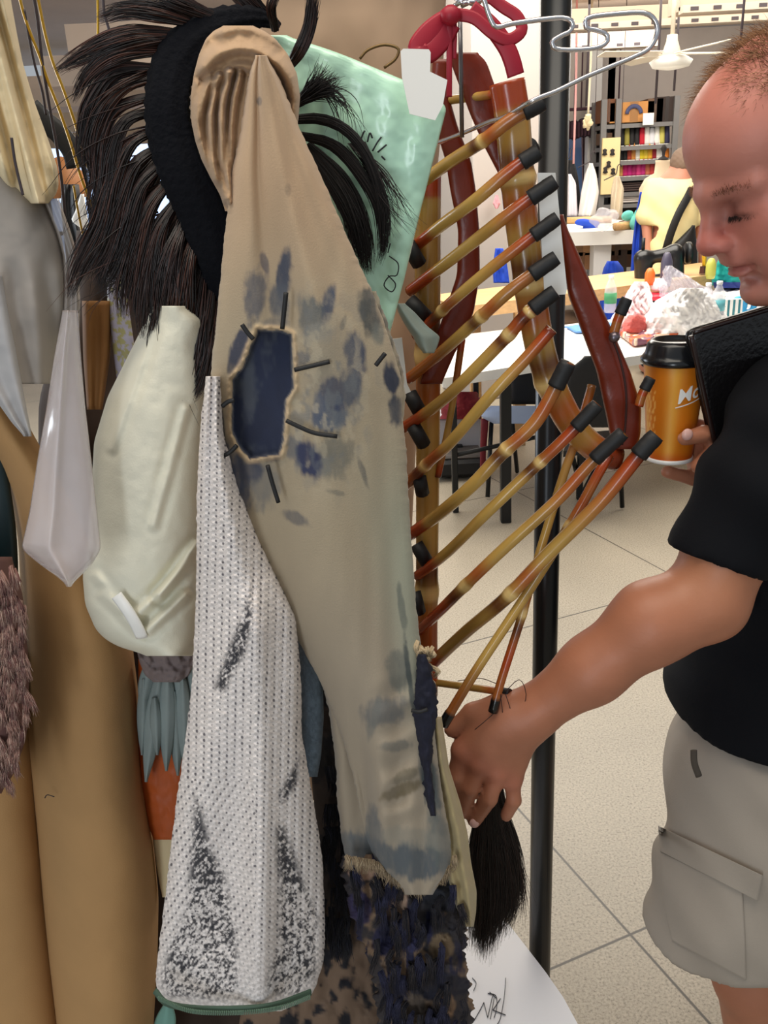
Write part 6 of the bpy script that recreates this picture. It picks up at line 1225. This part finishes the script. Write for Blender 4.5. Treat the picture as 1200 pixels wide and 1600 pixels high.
adopt(mesh('cup_body', VV, FFc, mat('printed_paper_cup', vc=True, rough=.35), col=cupcol(VV)), cup)
MB().lathe(cupb, [(rb_+.0012, 0), (rb_+.0014, .004), (rb_+.0004, .0045)], 48).build('base_rim', M['plastic_white'], root=cup)
MB().lathe(cupb+(0, 0, h-.001), [(rt_+.0012, 0), (rt_+.0034, .002), (rt_+.0036, .006), (rt_+.0015, .0085), (rt_-.001, .012), (rt_-.003, .022), (rt_-.007, .026), (rt_-.010, .0265), (rt_-.0115, .022)], 64).build('lid', mat('black_lid', (16, 17, 20), .22), root=cup)
tcu = bpy.data.curves.new('t', 'FONT'); tcu.body = 'McCaf\u00e9'; tcu.size = .0225; tcu.shear = .35; tcu.extrude = .0003; tcu.offset = .0002; tcu.resolution_u = 3
to = bpy.data.objects.new('t', tcu); COL.objects.link(to); bpy.context.view_layer.update(); tm = bpy.data.meshes.new_from_object(to.evaluated_get(bpy.context.evaluated_depsgraph_get())); bpy.data.objects.remove(to)
co = np.array([v.co[:] for v in tm.vertices]); Fs = [tuple(p.vertices) for p in tm.polygons]
co2 = np.vstack([co, [(-.002, -.0045, .0003), (.052, -.0045, .0003), (.052, -.0030, .0003), (-.002, -.0030, .0003), (-.002, -.0045, 0), (.052, -.0045, 0), (.052, -.0030, 0), (-.002, -.0030, 0)]]); q = len(co)
Fs += [(q, q+1, q+2, q+3), (q+7, q+6, q+5, q+4), (q, q+4, q+5, q+1), (q+3, q+2, q+6, q+7)]
# subdivide the underline by simply making it a bar of pieces
def wrap(p):
    s, t, e = p; c, sn = math.cos(.26), math.sin(.26); x = s*c-t*sn; y = s*sn+t*c; z = .072+y; r = rb_+(rt_-rb_)*(z/h)+.0004+e; a = math.radians(-101)+x/r; return cupb+np.array([r*math.cos(a), r*math.sin(a), z])
ul = []; 
for k in range(13): ul.append((-.002+.054*k/12, -.0042, .0003)); ul.append((-.002+.054*k/12, -.0030, .0003))
Vt = np.array([wrap(p) for p in co]); Vu = np.array([wrap(p) for p in ul]); Fu = [(2*k, 2*k+2, 2*k+3, 2*k+1) for k in range(12)]
mb = MB(); mb.add(Vt, [tuple(p.vertices) for p in tm.polygons]); mb.add(Vu, Fu); adopt(mb.build('lettering', M['plastic_white'], smooth=False), cup)
bpy.data.meshes.remove(tm)
# ------------------------------------------------------------- portfolio
pf = empty('portfolio', W(1150, 620, .95), 'black leather portfolio tucked under the arm, in front of the cup', 'portfolio')
LB = mat('black_grain_leather', (13, 11, 12), .3, bump=.35, bscale=180, spec=.6)
P4 = [W(1073, 518, .945), W(1330, 440, .99), W(1370, 690, 1.0), W(1117, 712, .955)]
def rboard(P, th, r, k=5):
    out = []; n = len(P)
    for i in range(n):
        p, a, b = P[i], P[i-1], P[(i+1) % n]; da = (a-p)/np.linalg.norm(a-p); db = (b-p)/np.linalg.norm(b-p)
        for t in np.linspace(0, 1, k): out.append((1-t)**2*(p+da*r)+2*t*(1-t)*p+t*t*(p+db*r))
    return np.array(out)
def pillow(P, th):
    O = rboard(P, th, .012, 6); n = len(O); c = O.mean(0); nrm = np.cross(P[1]-P[0], P[3]-P[0]); nrm /= np.linalg.norm(nrm); nrm = nrm if nrm[1] < 0 else -nrm
    rings = []
    for s, o in ((.0, 0), (0, th*.25), (0.012, th*.48), (.05, th*.5)): rings.append(O+(c-O)*s+nrm*o)
    rings2 = [O+(c-O)*s-nrm*o for s, o in ((0, th*.25), (.012, th*.48), (.05, th*.5))]
    R = rings2[::-1]+rings; Vv = np.vstack(R); Fv = [(k*n+i, k*n+(i+1) % n, (k+1)*n+(i+1) % n, (k+1)*n+i) for k in range(len(R)-1) for i in range(n)]+[tuple(range(n-1, -1, -1)), tuple((len(R)-1)*n+i for i in range(n))]; return Vv, Fv
for s, nm in ((-1, 'front_cover'), (1, 'back_cover')):
    V_, F_ = pillow([p+np.array([0, .0075*s, 0]) for p in P4], .008); o = mesh(nm, V_, F_, LB); adopt(o, pf)
V_, F_ = pillow([p+(P4[2]*.5+P4[0]*.5-p)*.03 for p in P4], .009); adopt(mesh('pages', V_, F_, mat('page_edges', (120, 112, 104), .8)), pf)
for a, b in ((P4[0], P4[1]), (P4[0], P4[3])):
    adopt(MB().tube(np.array([a+(b-a)*t+np.array([0, -.011, 0]) for t in np.linspace(.02, .98, 20)]), .0028, 8).build('rolled_edge', mat('rolled_leather', (34, 20, 18), .28)), pf)
